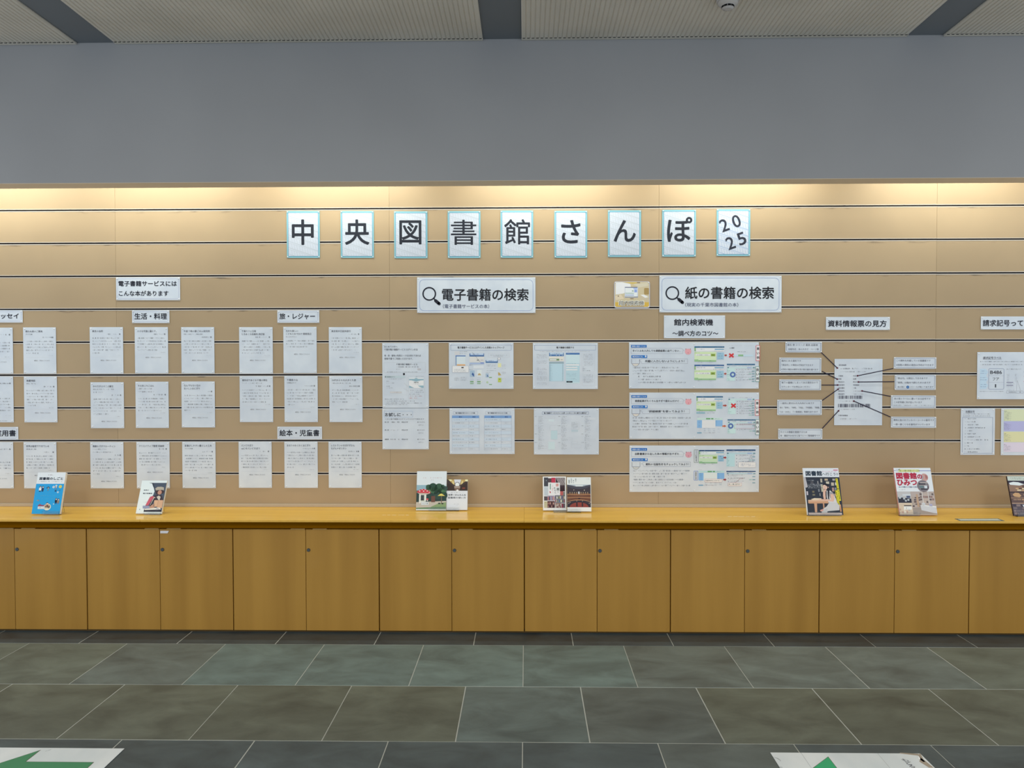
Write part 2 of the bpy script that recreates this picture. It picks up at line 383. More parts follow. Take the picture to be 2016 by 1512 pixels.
class Print:
    """flat print collected into one mesh; design units -> local surface coordinates through mp(x, y)"""
    def __init__(s, mp, ref, base=.0004):
        s.mp = mp; s.ref = ref; s.V = []; s.F = []; s.M = []; s.mats = []; s.base = base
    def add(s, pts, faces, rgb, layer):
        m = ink(rgb, s.ref)
        if m not in s.mats: s.mats.append(m)
        mi = s.mats.index(m); n = len(s.V); h = s.base + .00016*layer
        for x, y in pts:
            a, b = s.mp(x, y); s.V.append((a, -h, b))
        for f in faces: s.F.append(tuple(i+n for i in f)); s.M.append(mi)
    def poly(s, pts, rgb, layer=1): s.add(pts, [tuple(range(len(pts)))], rgb, layer)
    def rect(s, x0, y0, x1, y1, rgb, layer=1): s.poly([(x0, y0), (x1, y0), (x1, y1), (x0, y1)], rgb, layer)
    def line(s, x0, y0, x1, y1, w, rgb, layer=2):
        dx, dy = x1-x0, y1-y0; l = math.hypot(dx, dy) or 1; nx, ny = -dy/l*w/2, dx/l*w/2
        s.poly([(x0+nx, y0+ny), (x1+nx, y1+ny), (x1-nx, y1-ny), (x0-nx, y0-ny)], rgb, layer)
    def rpts(s, x0, y0, x1, y1, r, n=4):
        P = []
        for cx, cy, a0 in ((x1-r, y0+r, -90), (x1-r, y1-r, 0), (x0+r, y1-r, 90), (x0+r, y0+r, 180)):
            for i in range(n+1):
                a = math.radians(a0+90*i/n); P.append((cx+r*math.cos(a), cy+r*math.sin(a)))
        return P
    def rrect(s, x0, y0, x1, y1, r, rgb, layer=1): s.poly(s.rpts(x0, y0, x1, y1, r), rgb, layer)
    def frame(s, x0, y0, x1, y1, w, rgb, r=0, layer=2):
        r = max(r, w*1.01); A = s.rpts(x0, y0, x1, y1, r); B = s.rpts(x0+w, y0+w, x1-w, y1-w, max(.001, r-w)); n = len(A)
        s.add(A+B, [(i, (i+1) % n, n+(i+1) % n, n+i) for i in range(n)], rgb, layer)
    def disc(s, cx, cy, r, rgb, layer=1, ry=None, n=20):
        s.poly([(cx+r*math.cos(2*math.pi*i/n), cy+(ry or r)*math.sin(2*math.pi*i/n)) for i in range(n)], rgb, layer)
    def ring(s, cx, cy, r, w, rgb, layer=2, n=28):
        A = [(cx+r*math.cos(2*math.pi*i/n), cy+r*math.sin(2*math.pi*i/n)) for i in range(n)]
        B = [(cx+(r-w)*math.cos(2*math.pi*i/n), cy+(r-w)*math.sin(2*math.pi*i/n)) for i in range(n)]
        s.add(A+B, [(i, (i+1) % n, n+(i+1) % n, n+i) for i in range(n)], rgb, layer)
    def text(s, t, x0, yc, w, rgb=(40, 44, 52), h=None, bold=.012, layer=4, res=1, rot=0, align='l', vert=False):
        """one line, x0..x0+w wide, centred on yc; h = glyph height (None keeps the shape)"""
        if vert:
            n = len(t); p = w/n
            for i, ch in enumerate(t):
                s.text(ch, x0-(h or p*.8)/2, yc+p*(i+.5), (h or p*.8), rgb, None, bold, layer, res)
            return
        v, f, (a0, b0, a1, b1) = glyphs(t, 0, res); rad = bold*.95
        if not f: return
        k = w/(a1-a0); ky = k if h is None else h/(b1-b0); mid = (b0+b1)/2 if h is not None or len(t) == 1 else .37
        if align == 'r': x0 = x0-w
        if align == 'c': x0 = x0-w/2
        cr, sr = math.cos(math.radians(rot)), math.sin(math.radians(rot)); P = []
        for a, b in v:
            X, Y = (a-a0)*k-w/2, -(b-mid)*ky; P.append((x0+w/2+X*cr-Y*sr, yc+X*sr+Y*cr))
        if rad <= .005: s.add(P, f, rgb, layer); return
        n = 12 if rad > .03 else 6 if rad > .012 else 3
        e = k*rad
        for i in range(n):
            a = 2*math.pi*i/n+.4; ox, oy = e*math.cos(a), e*math.sin(a); s.add([(x+ox, y+oy) for x, y in P], f, rgb, layer+i*.07)
    def greek(s, x0, x1, yc, h, rgb=(120, 126, 136), seed=0, gap=.12, layer=3, dens=1.0):
        """a line of print too small to read: little strokes in character cells"""
        r = random.Random(seed*1000+int(x0*7)+int(yc*13)); x = x0; lw = h*.13
        while x < x1-h*.5:
            if r.random() < gap: x += h*.8; continue
            c = h*.88; kind = r.random(); top_, bot = yc-h*.48, yc+h*.48
            if kind < .45:      # dense character
                n = r.choice((2, 3, 3, 4)); a0 = x+r.uniform(0, .3)*c
                for j in range(n):
                    yy = top_+h*.96*(j+.5)/n; s.rect(a0+r.uniform(0, .12)*c, yy-lw/2, x+c*r.uniform(.8, 1), yy+lw/2, rgb, layer)
                xx = x+c*r.uniform(.15, .85); s.rect(xx-lw/2, top_+r.uniform(0, .2)*h, xx+lw/2, bot, rgb, layer)
                if r.random() < .5: xx = x+c*r.uniform(.1, .9); s.rect(xx-lw/2, top_, xx+lw/2, yc+r.uniform(0, .4)*h, rgb, layer)
            elif kind < .85:    # light kana-like strokes
                for j in range(r.choice((2, 2, 3))):
                    xa, ya = x+r.uniform(.05, .5)*c, yc+r.uniform(-.4, .2)*h
                    s.line(xa, ya, xa+r.uniform(.15, .5)*c, ya+r.uniform(-.15, .5)*h, lw*1.1, rgb, layer)
            else:
                s.line(x+.1*c, yc+r.uniform(-.1, .1)*h, x+.85*c, yc+r.uniform(-.1, .1)*h, lw*1.1, rgb, layer)
            x += h
    def block(s, x0, x1, y0, lines, pitch, h, rgb=(132, 138, 148), seed=0, last=1.0, gap=.10):
        for i in range(lines):
            e = x1 if i < lines-1 else x0+(x1-x0)*last
            s.greek(x0, e, y0+i*pitch, h, rgb, seed+i, gap)
    def build(s, name, parent, loc=(0, 0, 0)):
        me = mesh(name, s.V, s.F, s.M)
        for m in s.mats: me.materials.append(m)
        return link(name, me, None, parent, loc)

PIN = lathe('pushpin', [(.0034, 0), (.0034, .0012), (.0018, .0026), (.0020, .005), (.0030, .0062), (.0024, .0070)], 10); PIN.materials.append(M_pin)
REF_MID, REF_TOP, REF_LOW = (190, 198, 208), (254, 256, 255), (208, 207, 208)
SHEET_Y = WALL_Y - .0035
class Sheet:
    """a sheet pinned to the board wall, given by its corners in the photo; print is drawn in the same units"""
    def __init__(s, name, box4, label, cat, group=None, ref=REF_MID, mat=None, pins=4, tilt=0, r=0, lift=0, pin_in=3.2):
        x0, y0, x1, y1 = box4; s.b = box4
        s.cx, s.cy = (x0+x1)/2, (y0+y1)/2; y = SHEET_Y-lift
        c = at(s.cx, s.cy, y); a = at(x0, s.cy, y); b = at(x1, s.cy, y); t = at(s.cx, y0, y); u = at(s.cx, y1, y)
        s.kx = (b.x-a.x)/(x1-x0); s.kz = (t.z-u.z)/(y1-y0); s.sl = (b.z-a.z)/(x1-x0)
        tl = math.tan(math.radians(tilt))
        s.mp = lambda px, py: ((px-s.cx)*s.kx + (py-s.cy)*s.kz*tl*-1, (s.cy-py)*s.kz - (px-s.cx)*s.kx*tl + (px-s.cx)*s.sl)
        th = .0008
        if r:
            P = Print(s.mp, ref).rpts(x0, y0, x1, y1, r)
        else: P = [(x0, y0), (x1, y0), (x1, y1), (x0, y1)]
        n = len(P); L = [s.mp(*p) for p in P]
        # sheets belly a little away from the wall at the free lower edge
        V = [(p[0], 0, p[1]) for p in L] + [(p[0], th, p[1]) for p in L]
        Fc = [tuple(range(n)), tuple(reversed(range(n, 2*n)))] + [(i, n+i, n+(i+1) % n, (i+1) % n) for i in range(n)]
        s.o = link(name, mesh(name, V, Fc), mat or M_paper, None, (c.x, y, c.z)); tag(s.o, label, cat, group)
        s.ref = ref; s.p = Print(s.mp, ref)
        if pins:
            i_ = pin_in; ps = [(x0+i_, y0+i_), (x1-i_, y0+i_), (x0+i_, y1-i_), (x1-i_, y1-i_)]
            if pins == 6: ps += [(s.cx+.5, y0+i_), (s.cx+.5, y1-i_)]
            for q in ps:
                a, b2 = s.mp(*q); o = link('pushpin', PIN, None, s.o, (a, 0, b2)); o.rotation_euler = (math.pi/2, 0, 0)
    def done(s, name='printed_text'):
        if s.p.F: s.p.build(name, s.o)
        return s.o

# ---- the nine title cards
CY_, BL_ = (140, 205, 222), (95, 165, 195)
cyan = principled('cyan_card', (.23, .48, .55), .5, .3)
titles = [('中', 564.5, 415.5, 629.5, 507.7), ('央', 670.6, 415.5, 736, 507.7), ('図', 776, 416, 841.5, 508.5), ('書', 881.5, 415.5, 946, 508), ('館', 985.4, 414.5, 1049.7, 507.5),
          ('さ', 1091.5, 415, 1156, 507.5), ('ん', 1196.8, 414, 1262, 506), ('ぽ', 1303.6, 413, 1370, 505.4), ('2025', 1410.8, 411.6, 1477, 504)]
tl_lab = ['bearing the character 中', 'bearing the character 央', 'bearing the character 図', 'bearing the character 書', 'bearing the character 館',
          'bearing the kana さ', 'bearing the kana ん', 'bearing the kana ぽ', 'with the slanting digits 2025']
box_g = {'中': (575.5, 433, 617, 481.5), '央': (680, 433, 726.5, 481.5), '図': (787, 434.5, 829, 480.5), '書': (888, 433, 937.5, 482), '館': (993, 432, 1043, 481),
         'さ': (1105.5, 434, 1142, 478.5), 'ん': (1209, 434, 1251, 475.5), 'ぽ': (1314, 428, 1362, 475.5)}
for i, (ch, x0, y0, x1, y1) in enumerate(titles):
    s = Sheet('title_card', (x0, y0, x1, y1), ['first', 'second', 'third', 'fourth', 'fifth', 'sixth', 'seventh', 'eighth', 'ninth'][i]+' card from the left in the cyan-bordered title row, '+tl_lab[i], 'card', 'large title cards in a row', REF_TOP, cyan, pin_in=2.0)
    p = s.p; p.rect(x0+2.6, y0+3.2, x1-2.6, y1-3.0, (70, 140, 175), 1); p.rect(x0+3.3, y0+3.9, x1-3.3, y1-3.7, (212, 221, 232), 2)
    ax0, ay0, ax1, ay1 = x0+3.6, y0+4.2, x1-3.6, y1-4
    gc = (188, 198, 206) if ch != '2025' else (150, 178, 215)
    def clip(xa, ya, xb, yb, w, c):   # clip a line to the card
        dx, dy = xb-xa, yb-ya; t0, t1 = 0, 1
        for pp, qq in ((-dx, xa-ax0), (dx, ax1-xa), (-dy, ya-ay0), (dy, ay1-ya)):
            if pp == 0:
                if qq < 0: return
            else:
                t = qq/pp
                if pp < 0: t0 = max(t0, t)
                else: t1 = min(t1, t)
        if t0 < t1: p.line(xa+t0*dx, ya+t0*dy, xa+t1*dx, ya+t1*dy, w, c, 3)
    for k in range(-2, 9):       # slanting manuscript-paper grid
        yl = y0-4+k*12.5
        clip(x0, yl, x1, yl+21, .9, gc); clip(x0, yl+3.4, x1, yl+22.5, .5, gc)
        for j in range(13):
            xx = x0+4+j*5.2; yy = yl+3.4+(xx-x0)*.31; clip(xx, yy, xx+1.6, yy+8.6, .45, gc)
    if ch == '2025':
        for t, cx_, cy_ in (('2', 1425.5, 443.5), ('0', 1449.5, 435.5), ('2', 1438, 478.5), ('5', 1460, 470)):
            p.text(t, cx_-7.5, cy_, 15, (48, 52, 66), 24, .014, 5, 4, rot=-20)
    else:
        a = box_g[ch]; p.text(ch, a[0], (a[1]+a[3])/2, a[2]-a[0], (40, 45, 56), a[3]-a[1], {'書': .006, '館': .011, '図': .016}.get(ch, .019), 5, 4)
    s.done('printed_character')

# ---- heading cards
def heading(b4, lines, label, frame=True, name='heading_card', group=None, inset=2.6, col=(150, 160, 190)):
    s = Sheet(name, b4, label, 'sign', group, (200, 209, 220), pin_in=2.4)
    if frame: s.p.frame(b4[0]+inset, b4[1]+inset, b4[2]-inset, b4[3]-inset, .5, col, 1.0)
    for t, x0, yc, w, h in lines: s.p.text(t, x0, yc, w, (20, 23, 36), h, .020, 4, 2)
    return s
heading((228.5, 546, 354.5, 591), [('電子書籍サービスには', 233.5, 558.3, 114.5, 10.4), ('こんな本があります', 234, 577.6, 97.5, 10.2)], 'white two-line sign, upper left of the wall above the book notices').done()
heading((-34, 610.5, 44.5, 635), [('エッセイ', -12, 622.3, 49, 9.8)], 'white heading card cut by the left edge of the frame, upper of two').done()
heading((260, 610.5, 333.5, 636), [('生活・料理', 265, 622.6, 63.5, 12)], 'small white heading card 生活・料理 (life and cooking)').done()
heading((546, 611, 628.5, 635.5), [('旅・レジャー', 550.5, 622.6, 69.5, 11.6)], 'small white heading card 旅・レジャー (travel and leisure)').done()
heading((-40, 840.5, 36, 866), [('実用書', -10, 852.8, 41, 12)], 'white heading card cut by the left edge of the frame, lower of two').done()
heading((546, 840, 634, 865), [('絵本・児童書', 550.5, 852.3, 78, 12.4)], 'small white heading card 絵本・児童書 (picture and children\'s books)').done()
heading((1307, 621, 1427.5, 666), [('館内検索機', 1327, 634.5, 76.5, 12.6), ('〜調べ方のコツ〜', 1324, 656.3, 90, 10.6)], 'white two-line card 館内検索機 〜調べ方のコツ〜 under the right magnifier sign', False).done()
heading((1626, 624, 1752, 649.5), [('資料情報票の見方', 1630, 637, 115, 12.6)], 'white heading card 資料情報票の見方 above the diagram with pointer lines', False).done()
heading((1931, 623, 2046, 648.5), [('請求記号って', 1935, 636, 79, 12.4)], 'white heading card 請求記号って cut by the right edge of the frame', False).done()

def magnifier(b4, lens, hnd, main, sub, label):
    s = Sheet('search_sign', b4, label, 'sign', 'magnifier signs', (200, 209, 220), pin_in=2.4); p = s.p; D = (26, 30, 44)
    p.frame(b4[0]+4.5, b4[1]+4, b4[2]-4.5, b4[3]-4, .55, (110, 135, 190), 9)
    p.ring(lens[0], lens[1], 13.6, 2.7, D, 3); (x0, y0, x1, y1) = hnd
    p.line(lens[0]+9, lens[1]+9, x0, y0, 2.4, D, 3); p.line(x0, y0, x1, y1, 6.2, D, 4); p.disc(x1, y1, 3.1, D, 4); p.disc(x0, y0, 3.0, D, 5)
    p.text(main[0], main[1], main[2], main[3], (24, 26, 34), main[4], .018, 4, 3); p.text(sub[0], sub[1], sub[2], sub[3], (50, 58, 90), sub[4], .006, 4, 2)
    s.done('printed_text')
magnifier((821, 546, 1054, 616), (845, 578.5), (857.5, 592, 864.5, 598), ('電子書籍の検索', 870.5, 580, 169.5, 23.5), ('（電子書籍サービスの本）', 872, 603, 91, 8.2),
    'wide white sign with magnifying glass reading 電子書籍の検索, left of the photo card')
magnifier((1298, 543, 1538.5, 615), (1323.5, 577), (1336.5, 589.5, 1343.5, 595.5), ('紙の書籍の検索', 1349, 576.5, 174, 23.5), ('（現実の千葉市図書館の本）', 1349, 600, 104.5, 8),
    'wide white sign with magnifying glass reading 紙の書籍の検索, right of the photo card')

# ---- photo card of the search terminal
s = Sheet('photo_card', (1209, 554, 1279.5, 606.5), 'small laminated photo card of a search terminal screen, 館内検索機', 'card', None, (192, 198, 204), principled('laminate_edge', (.55, .55, .60), .25, .5), r=4, pin_in=2.6); p = s.p
p.rrect(1210.6, 555.2, 1277.8, 604.6, 3, (172, 165, 140), 1)
p.poly([(1212, 556), (1224, 555.6), (1241, 559), (1243, 569), (1227, 578), (1212, 580)], (196, 206, 212), 2)
p.poly([(1228, 555.5), (1262, 555.5), (1246, 559.3)], (176, 158, 90), 2); p.rect(1254, 555.5, 1260, 557.5, (120, 105, 80), 3)
p.poly([(1246, 559.4), (1276, 556.5), (1276, 563), (1258, 566)], (178, 176, 160), 2)
p.rrect(1268, 567, 1277.5, 580, 2, (140, 122, 80), 2)
p.poly([(1211, 583), (1222, 579.5), (1229, 588), (1212, 591)], (186, 178, 158), 2); p.rect(1216, 582, 1218.6, 583.8, (110, 98, 82), 3)
p.poly([(1260.5, 580.5), (1268, 580), (1277, 585), (1270, 586.5)], (225, 222, 208), 2); p.poly([(1260, 582), (1270, 587), (1277, 586), (1277, 591), (1262, 590)], (170, 164, 146), 2)
p.rect(1211.2, 595, 1277.4, 603.8, (178, 152, 70), 2); p.poly([(1226, 594), (1262, 594), (1268, 604.2), (1222, 604.2)], (150, 138, 110), 3)
p.rect(1229.8, 565, 1256, 586, (170, 180, 196), 3); p.rect(1230.2, 565, 1255, 566.6, (92, 98, 120), 4); p.rect(1231, 566.8, 1254.4, 584.2, (190, 208, 222), 4)
p.rect(1248.8, 570, 1254, 575.6, (118, 142, 196), 5); p.rect(1247, 566.8, 1254.2, 569, (134, 158, 206), 5); p.rect(1231.2, 576.8, 1248, 577.8, (96, 138, 134), 5)
p.rect(1231.2, 580.2, 1248, 581.8, (124, 144, 184), 5); p.rect(1244, 572, 1247.5, 573.8, (110, 140, 128), 5); p.rect(1230.4, 584.2, 1255.8, 585.4, (72, 74, 92), 5)
p.disc(1244, 588, 4, (120, 108, 92), 4, 1.0)
p.text('館内検索機', 1217.6, 596.4, 51, (205, 205, 198), 9.6, .055, 6, 1); p.text('館内検索機', 1218.4, 596.4, 49.4, (52, 46, 44), 8.6, .004, 8, 1)
s.done('printed_photo')

# ---- A4 book notices (illegible body text is drawn as strokes; the square code on each is left off)
def notice(b4, title, sub, label, body, extra=0, author=12, ref=REF_MID, last=.6):
    x0, y0, x1, y1 = b4; s = Sheet('book_notice', b4, label, 'notice', 'printed book notices', ref); p = s.p; L, Rr = x0+5.2, x1-5.0
    y = y0+8; T = (72, 76, 88)
    for t, w in title: p.text(t, L, y, w, T, 4.0, .010, 4, 1); y += 5.85
    for t in sub:
        if isinstance(t, str): p.text(t, L, y-.2, min(len(t)*2.62, 50), (84, 88, 98), 2.5, .004, 4, 1)
        else: p.greek(L, L+t, y, 2.5, (108, 112, 122), 3, .05)
        y += 5.85
    if author: p.greek(Rr-author*1.75, Rr-3.6, y, 2.6, (96, 100, 110), 5, .2); p.text('著', Rr-2.8, y, 2.8, (80, 84, 94), None, .01, 4, 1); y += 5.85
    y += 1.9+extra
    p.block(L, Rr, y, body, 5.85, 2.6, (118, 124, 134), int(x0+y0), last); y += body*5.85-1.2
    p.greek(Rr-11, Rr-1, y, 1.2, (130, 135, 145), 9, .1); p.line(L, y+3.2, Rr, y+3.2, .25, (172, 180, 190))
    p.text('◀貸出・予約はこちらから', L+15.5, y+10.0, 31, (112, 116, 126), 2.6, .002, 4, 1)
    s.done()
def three(t): return ['first', 'second', 'third'][t]
H1, H2, H3 = 'the cooking-and-living heading card', 'the travel heading card', 'the children\'s-book heading card'
pos = lambda r, c, h: 'white printed book notice, %s row, %s column of three under %s' % (r, c, h)
notice((-39, 645, 25.5, 735.5), [('', 1)], [], 'white printed book notice cut by the left frame edge, top row', 5, 8)
notice((-38, 741, 26.5, 831.5), [('', 1)], [], 'white printed book notice cut by the left frame edge, middle row', 6, 22)
notice((-38, 870.5, 26.5, 961.5), [('', 1)], [], 'white printed book notice cut by the left frame edge, bottom row', 4, 18, ref=REF_LOW)
notice((46, 644.5, 110.5, 735.5), [('眠れぬ夜のご褒美', 33)], ['ポプラ文庫'], 'white notice 眠れぬ夜のご褒美, leftmost whole column, top row', 5, last=.48)
notice((47.5, 741.5, 112.5, 831.5), [('秋麗地図', 17)], [20], 'white notice in the leftmost whole column, middle row', 6, last=.3)
notice((47, 870.5, 111.5, 961.5), [('世界は経営でできている', 45)], [21], 'white notice partly hidden behind the blue book, leftmost whole column', 5, ref=REF_LOW, last=.85)
notice((177, 644, 242.5, 735.5), [('東京の台所', 21)], [], pos('top', 'left', H1), 6, author=15, last=.28)
notice((265.5, 644, 331, 735), [('小さな平屋に暮らす。', 38)], [], pos('top', 'middle', H1), 5, author=13, last=.7)
notice((357, 644, 422, 735), [('午前７時の朝ごはん研究所', 51.5)], [40], pos('top', 'right', H1), 5, last=.88)
notice((178.5, 752.5, 244, 843), [('からだがよろこぶ献立', 40)], [40, 20], pos('second', 'left', H1), 6, last=.55)
notice((267, 751.5, 332, 842.5), [('やる気１％ごはん', 31.5)], [28, 32], pos('second', 'middle', H1), 5, author=14, last=.85)
notice((357.5, 751, 423, 841.5), [('なんでもない日の', 32.5), ('おいしいおにぎり', 31)], [], pos('second', 'right', H1), 6, author=6, last=.25)
notice((178, 870.5, 243.5, 961.5), [('無敵のズボラルーティン', 44.5)], [27, 40], pos('bottom', 'left', H1), 6, author=7, ref=REF_LOW, last=.25)
notice((269, 870, 334, 961.5), [('クリエイティブ整理 収納術', 49.5)], [], 'white notice partly hidden behind the white book with a painted figure', 5, author=9, ref=REF_LOW, last=.8)
notice((359, 869.5, 424.5, 961), [('家事がしやすい暮らしの工夫', 53)], ['マイナビ文庫'], pos('bottom', 'right', H1), 6, ref=REF_LOW, last=.4)
notice((471, 644, 537, 735.5), [('千葉カフェ日和', 28), ('ときめくお店案内 改訂版', 45)], [], pos('top', 'left', H2), 5, author=18, last=.8)
notice((558, 643.5, 623.5, 734.5), [('大人も楽しい', 24), ('こどもとおでかけ 関東周辺', 50)], ['まっぷるマガジン'], pos('top', 'middle', H2), 3, author=0, last=.8)
notice((647.5, 644, 712.5, 735), [('東京発半日徒歩旅行', 38)], [], pos('top', 'right', H2), 5, last=.85)
notice((472, 740.5, 537.5, 831), [('御朱印でめぐる千葉の神社', 49.5)], [40], pos('second', 'left', H2), 5, author=20, last=.85)
notice((560, 740, 625.5, 831), [('千葉県の山', 21)], ['分県登山ガイド'], pos('second', 'middle', H2), 6, last=.3)
notice((648.5, 740.5, 713.5, 831), [('50代からの大人ひとり旅', 47.5)], [36], pos('second', 'right', H2), 5, last=.55)
notice((470, 869, 535, 960.5), [('パンどろぼう', 23), ('vsにせパンどろぼう', 37)], [], pos('only', 'left', H3), 5, ref=REF_LOW, last=.88)
notice((560, 869, 625.5, 960.5), [('まほうのわくわくおにぎり', 46)], [], pos('only', 'middle', H3), 6, author=14, ref=REF_LOW, last=.22)
notice((647, 869, 712, 960.5), [('レストランのおばけずかん', 46.5), ('むげんナポリタン', 30)], [], pos('only', 'right', H3), 5, ref=REF_LOW, last=.92)

# ---- log-in instructions
s = Sheet('login_notice', (752.8, 675.5, 844, 803.2), 'tall white notice はじめての方へ, right of the travel notices', 'notice'); p = s.p; Z = lambda x: 740+x/6.872; Y = lambda y: 660+y/6.872
D = (58, 62, 76)
p.text('はじめての方へ', Z(116), Y(155), 26, D, 3.6, .006); p.text('千葉市電子書籍サービス ログイン方法', Z(116), Y(194), 65.5, D, 3.9, .006)
p.text('青・赤・緑色の利用カードをお持ちであれば', Z(116), Y(276), 72, D, 3.9, .006); p.text('登録不要でご利用いただけます。', Z(116), Y(318), 56, D, 3.9, .006)
p.frame(Z(108), Y(366), Z(672), Y(505), .35, (160, 170, 182), 1.5); p.text('千葉市電子書籍サービス', Z(276), Y(394), 41.5, D, 3.6, .008)
p.greek(Z(276), Z(585), Y(428), 2.2, (100, 104, 120), 2, .02); p.greek(Z(276), Z(345), Y(460), 1.6); p.rect(Z(563), Y(448), Z(610), Y(473), (160, 166, 178)); p.greek(Z(145), Z(565), Y(497), 1.6)
p.disc(Z(380), Y(525), 2, (20, 20, 30), 3); p.poly([(Z(366), Y(528)), (Z(394), Y(528)), (Z(380), Y(545))], (20, 20, 30), 4)
p.rect(Z(125), Y(549), Z(400), Y(577), (160, 180, 194)); p.poly([(Z(125), Y(549)), (Z(138), Y(563)), (Z(125), Y(577))], (30, 50, 70), 3); p.text('利用者認証ログイン', Z(145), Y(563), 17, (40, 50, 70), 2.4, .004)
p.frame(Z(112), Y(545), Z(418), Y(808), .3, (170, 180, 190), 1); p.greek(Z(136), Z(345), Y(593), 1.4)
for yy, w in ((622, 40), (647, 110), (690, 45), (713, 80)): p.greek(Z(142), Z(142+w), Y(yy), 1.7, (110, 116, 128))
p.rect(Z(190), Y(760), Z(350), Y(786), (170, 177, 188)); p.greek(Z(235), Z(320), Y(772), 1.6)
p.frame(Z(438), Y(548), Z(662), Y(868), .35, (160, 170, 182), 2)
p.rrect(Z(450), Y(576), Z(645), Y(714), 1.2, (206, 214, 224), 2); p.rect(Z(450), Y(590), Z(645), Y(610), (122, 156, 176), 3); p.poly([(Z(480), Y(610)), (Z(545), Y(576)), (Z(610), Y(610)), (Z(545), Y(628))], (122, 156, 176), 4)
p.poly([(Z(450), Y(680)), (Z(515), Y(712)), (Z(450), Y(712))], (122, 156, 176), 3); p.poly([(Z(645), Y(680)), (Z(565), Y(682)), (Z(620), Y(712)), (Z(645), Y(712))], (122, 156, 176), 3)
p.text('図書太郎', Z(515), Y(638), 9, (40, 46, 60), 2.2, .01, 5); p.greek(Z(500), Z(610), Y(661), 1.4, (110, 116, 128)); p.greek(Z(458), Z(640), Y(560), 1.4)
for yy, w, c in ((744, 180, None), (770, 205, (90, 96, 110)), (797, 140, None), (823, 175, (150, 100, 105)), (850, 100, (180, 100, 105))): p.greek(Z(453), Z(453+w), Y(yy), 1.7, c or (120, 126, 138))
p.line(Z(380), Y(645), Z(440), Y(700), .3, (150, 158, 170)); p.line(Z(375), Y(715), Z(440), Y(760), .3, (150, 158, 170))
for yy, w, h in ((864, 265, 1.8), (891, 410, 1.8), (917, 505, 1.9), (938, 300, 1.3)): p.greek(Z(118), Z(118+w), Y(yy), h, (96, 102, 116), yy, .02)
s.done()
s = Sheet('trial_notice', (752.8, 803.8, 844, 884.5), 'white notice with boxed title お試しに, directly below the はじめての方へ notice', 'notice', None, (196, 202, 210)); p = s.p; Z = lambda x: 740+x/6.572; Y = lambda y: 790+y/6.572
p.frame(Z(107), Y(126), Z(478), Y(207), .4, (130, 155, 190), 1); p.text('お試しに・・・', Z(120), Y(173), 52.5, (28, 30, 38), 7.2, .02)
p.text('つぎの電子書籍はログインするだけで読めます', Z(118), Y(230), 77, (88, 92, 102), 2.8, .004)
for y0_, a, b2 in ((270, '第１回', 30), (372, '第２回', 26), (492, '雑誌', 30)):
    p.text(a, Z(115), Y(y0_), 8, (66, 70, 80), 2.6, .006); p.greek(Z(190), Z(300), Y(y0_), 2.6, (88, 92, 102), y0_); p.text('明治大学', Z(335), Y(y0_), 12, (80, 84, 94), 2.6, .006)
    p.text('◀こちらから', Z(535), Y(y0_), 15, (88, 92, 102), 2.6, .004); p.text('ログイン', Z(552), Y(y0_+38), 9.5, (88, 92, 102), 2.6, .004)
s.done()

# ---- four landscape sheets
s = Sheet('screen_guide', (883.8, 674.8, 1011, 765.5), 'landscape sheet of web-page pictures, top left of four, boxed heading with トップページ', 'notice', 'landscape how-to sheets'); p = s.p; Z = lambda x: 875+x/14.4; Y = lambda y: 670+y/14.4
p.frame(Z(175), Y(130), Z(1898), Y(285), .45, (110, 130, 165), 1.2); p.text('電子書籍サービスにログインした状態のトップページ', Z(375), Y(205), 92, (34, 36, 46), 4.2, .016)
p.rect(Z(290), Y(310), Z(430), Y(410), (176, 183, 194)); p.greek(Z(380), Z(650), Y(318), 1.2); p.greek(Z(420), Z(640), Y(376), 1.4)
p.rect(Z(315), Y(430), Z(600), Y(456), (60, 98, 160)); p.rect(Z(315), Y(456), Z(345), Y(712), (112, 136, 172)); p.rect(Z(345), Y(456), Z(600), Y(712), (178, 196, 216))
for k in range(5): p.rect(Z(415), Y(495+k*34), Z(590), Y(500+k*34), (206, 214, 224), 3)
p.rect(Z(352), Y(680), Z(590), Y(716), (188, 148, 104), 3); p.rrect(Z(220), Y(720), Z(690), Y(915), 1.5, (196, 203, 213), 4); p.frame(Z(220), Y(720), Z(690), Y(915), .35, (130, 140, 160), 1.5, 5)
p.rect(Z(480), Y(755), Z(545), Y(790), (60, 64, 70), 6)
for yy in (830, 856, 884): p.greek(Z(280), Z(620), Y(yy), 1.2, (110, 118, 132), layer=6)
for yy in (1047, 1075, 1103, 1130): p.greek(Z(270), Z(640), Y(yy), 1.2, (110, 116, 130))
p.rect(Z(710), Y(372), Z(1125), Y(460), (62, 98, 150)); p.rect(Z(735), Y(372), Z(1105), Y(418), (160, 182, 212), 3); p.greek(Z(800), Z(980), Y(392), 1.8, (50, 60, 110), 2, 0, 4)
p.rect(Z(715), Y(462), Z(1125), Y(620), (184, 190, 196)); p.rect(Z(920), Y(548), Z(975), Y(575), (110, 114, 122), 3); p.rect(Z(1025), Y(545), Z(1105), Y(575), (160, 166, 176), 3)
p.rect(Z(715), Y(640), Z(1125), Y(675), (140, 162, 200)); p.rect(Z(1025), Y(618), Z(1120), Y(665), (118, 140, 190), 3); p.line(Z(790), Y(340), Z(1025), Y(625), .35, (80, 84, 98), 5)
p.rect(Z(718), Y(685), Z(732), Y(715), (60, 90, 140), 3); p.greek(Z(745), Z(810), Y(700), 1.4); p.rect(Z(820), Y(715), Z(1110), Y(800), (184, 196, 210)); p.rect(Z(718), Y(815), Z(732), Y(840), (60, 90, 140), 3); p.greek(Z(750), Z(820), Y(827), 1.4)
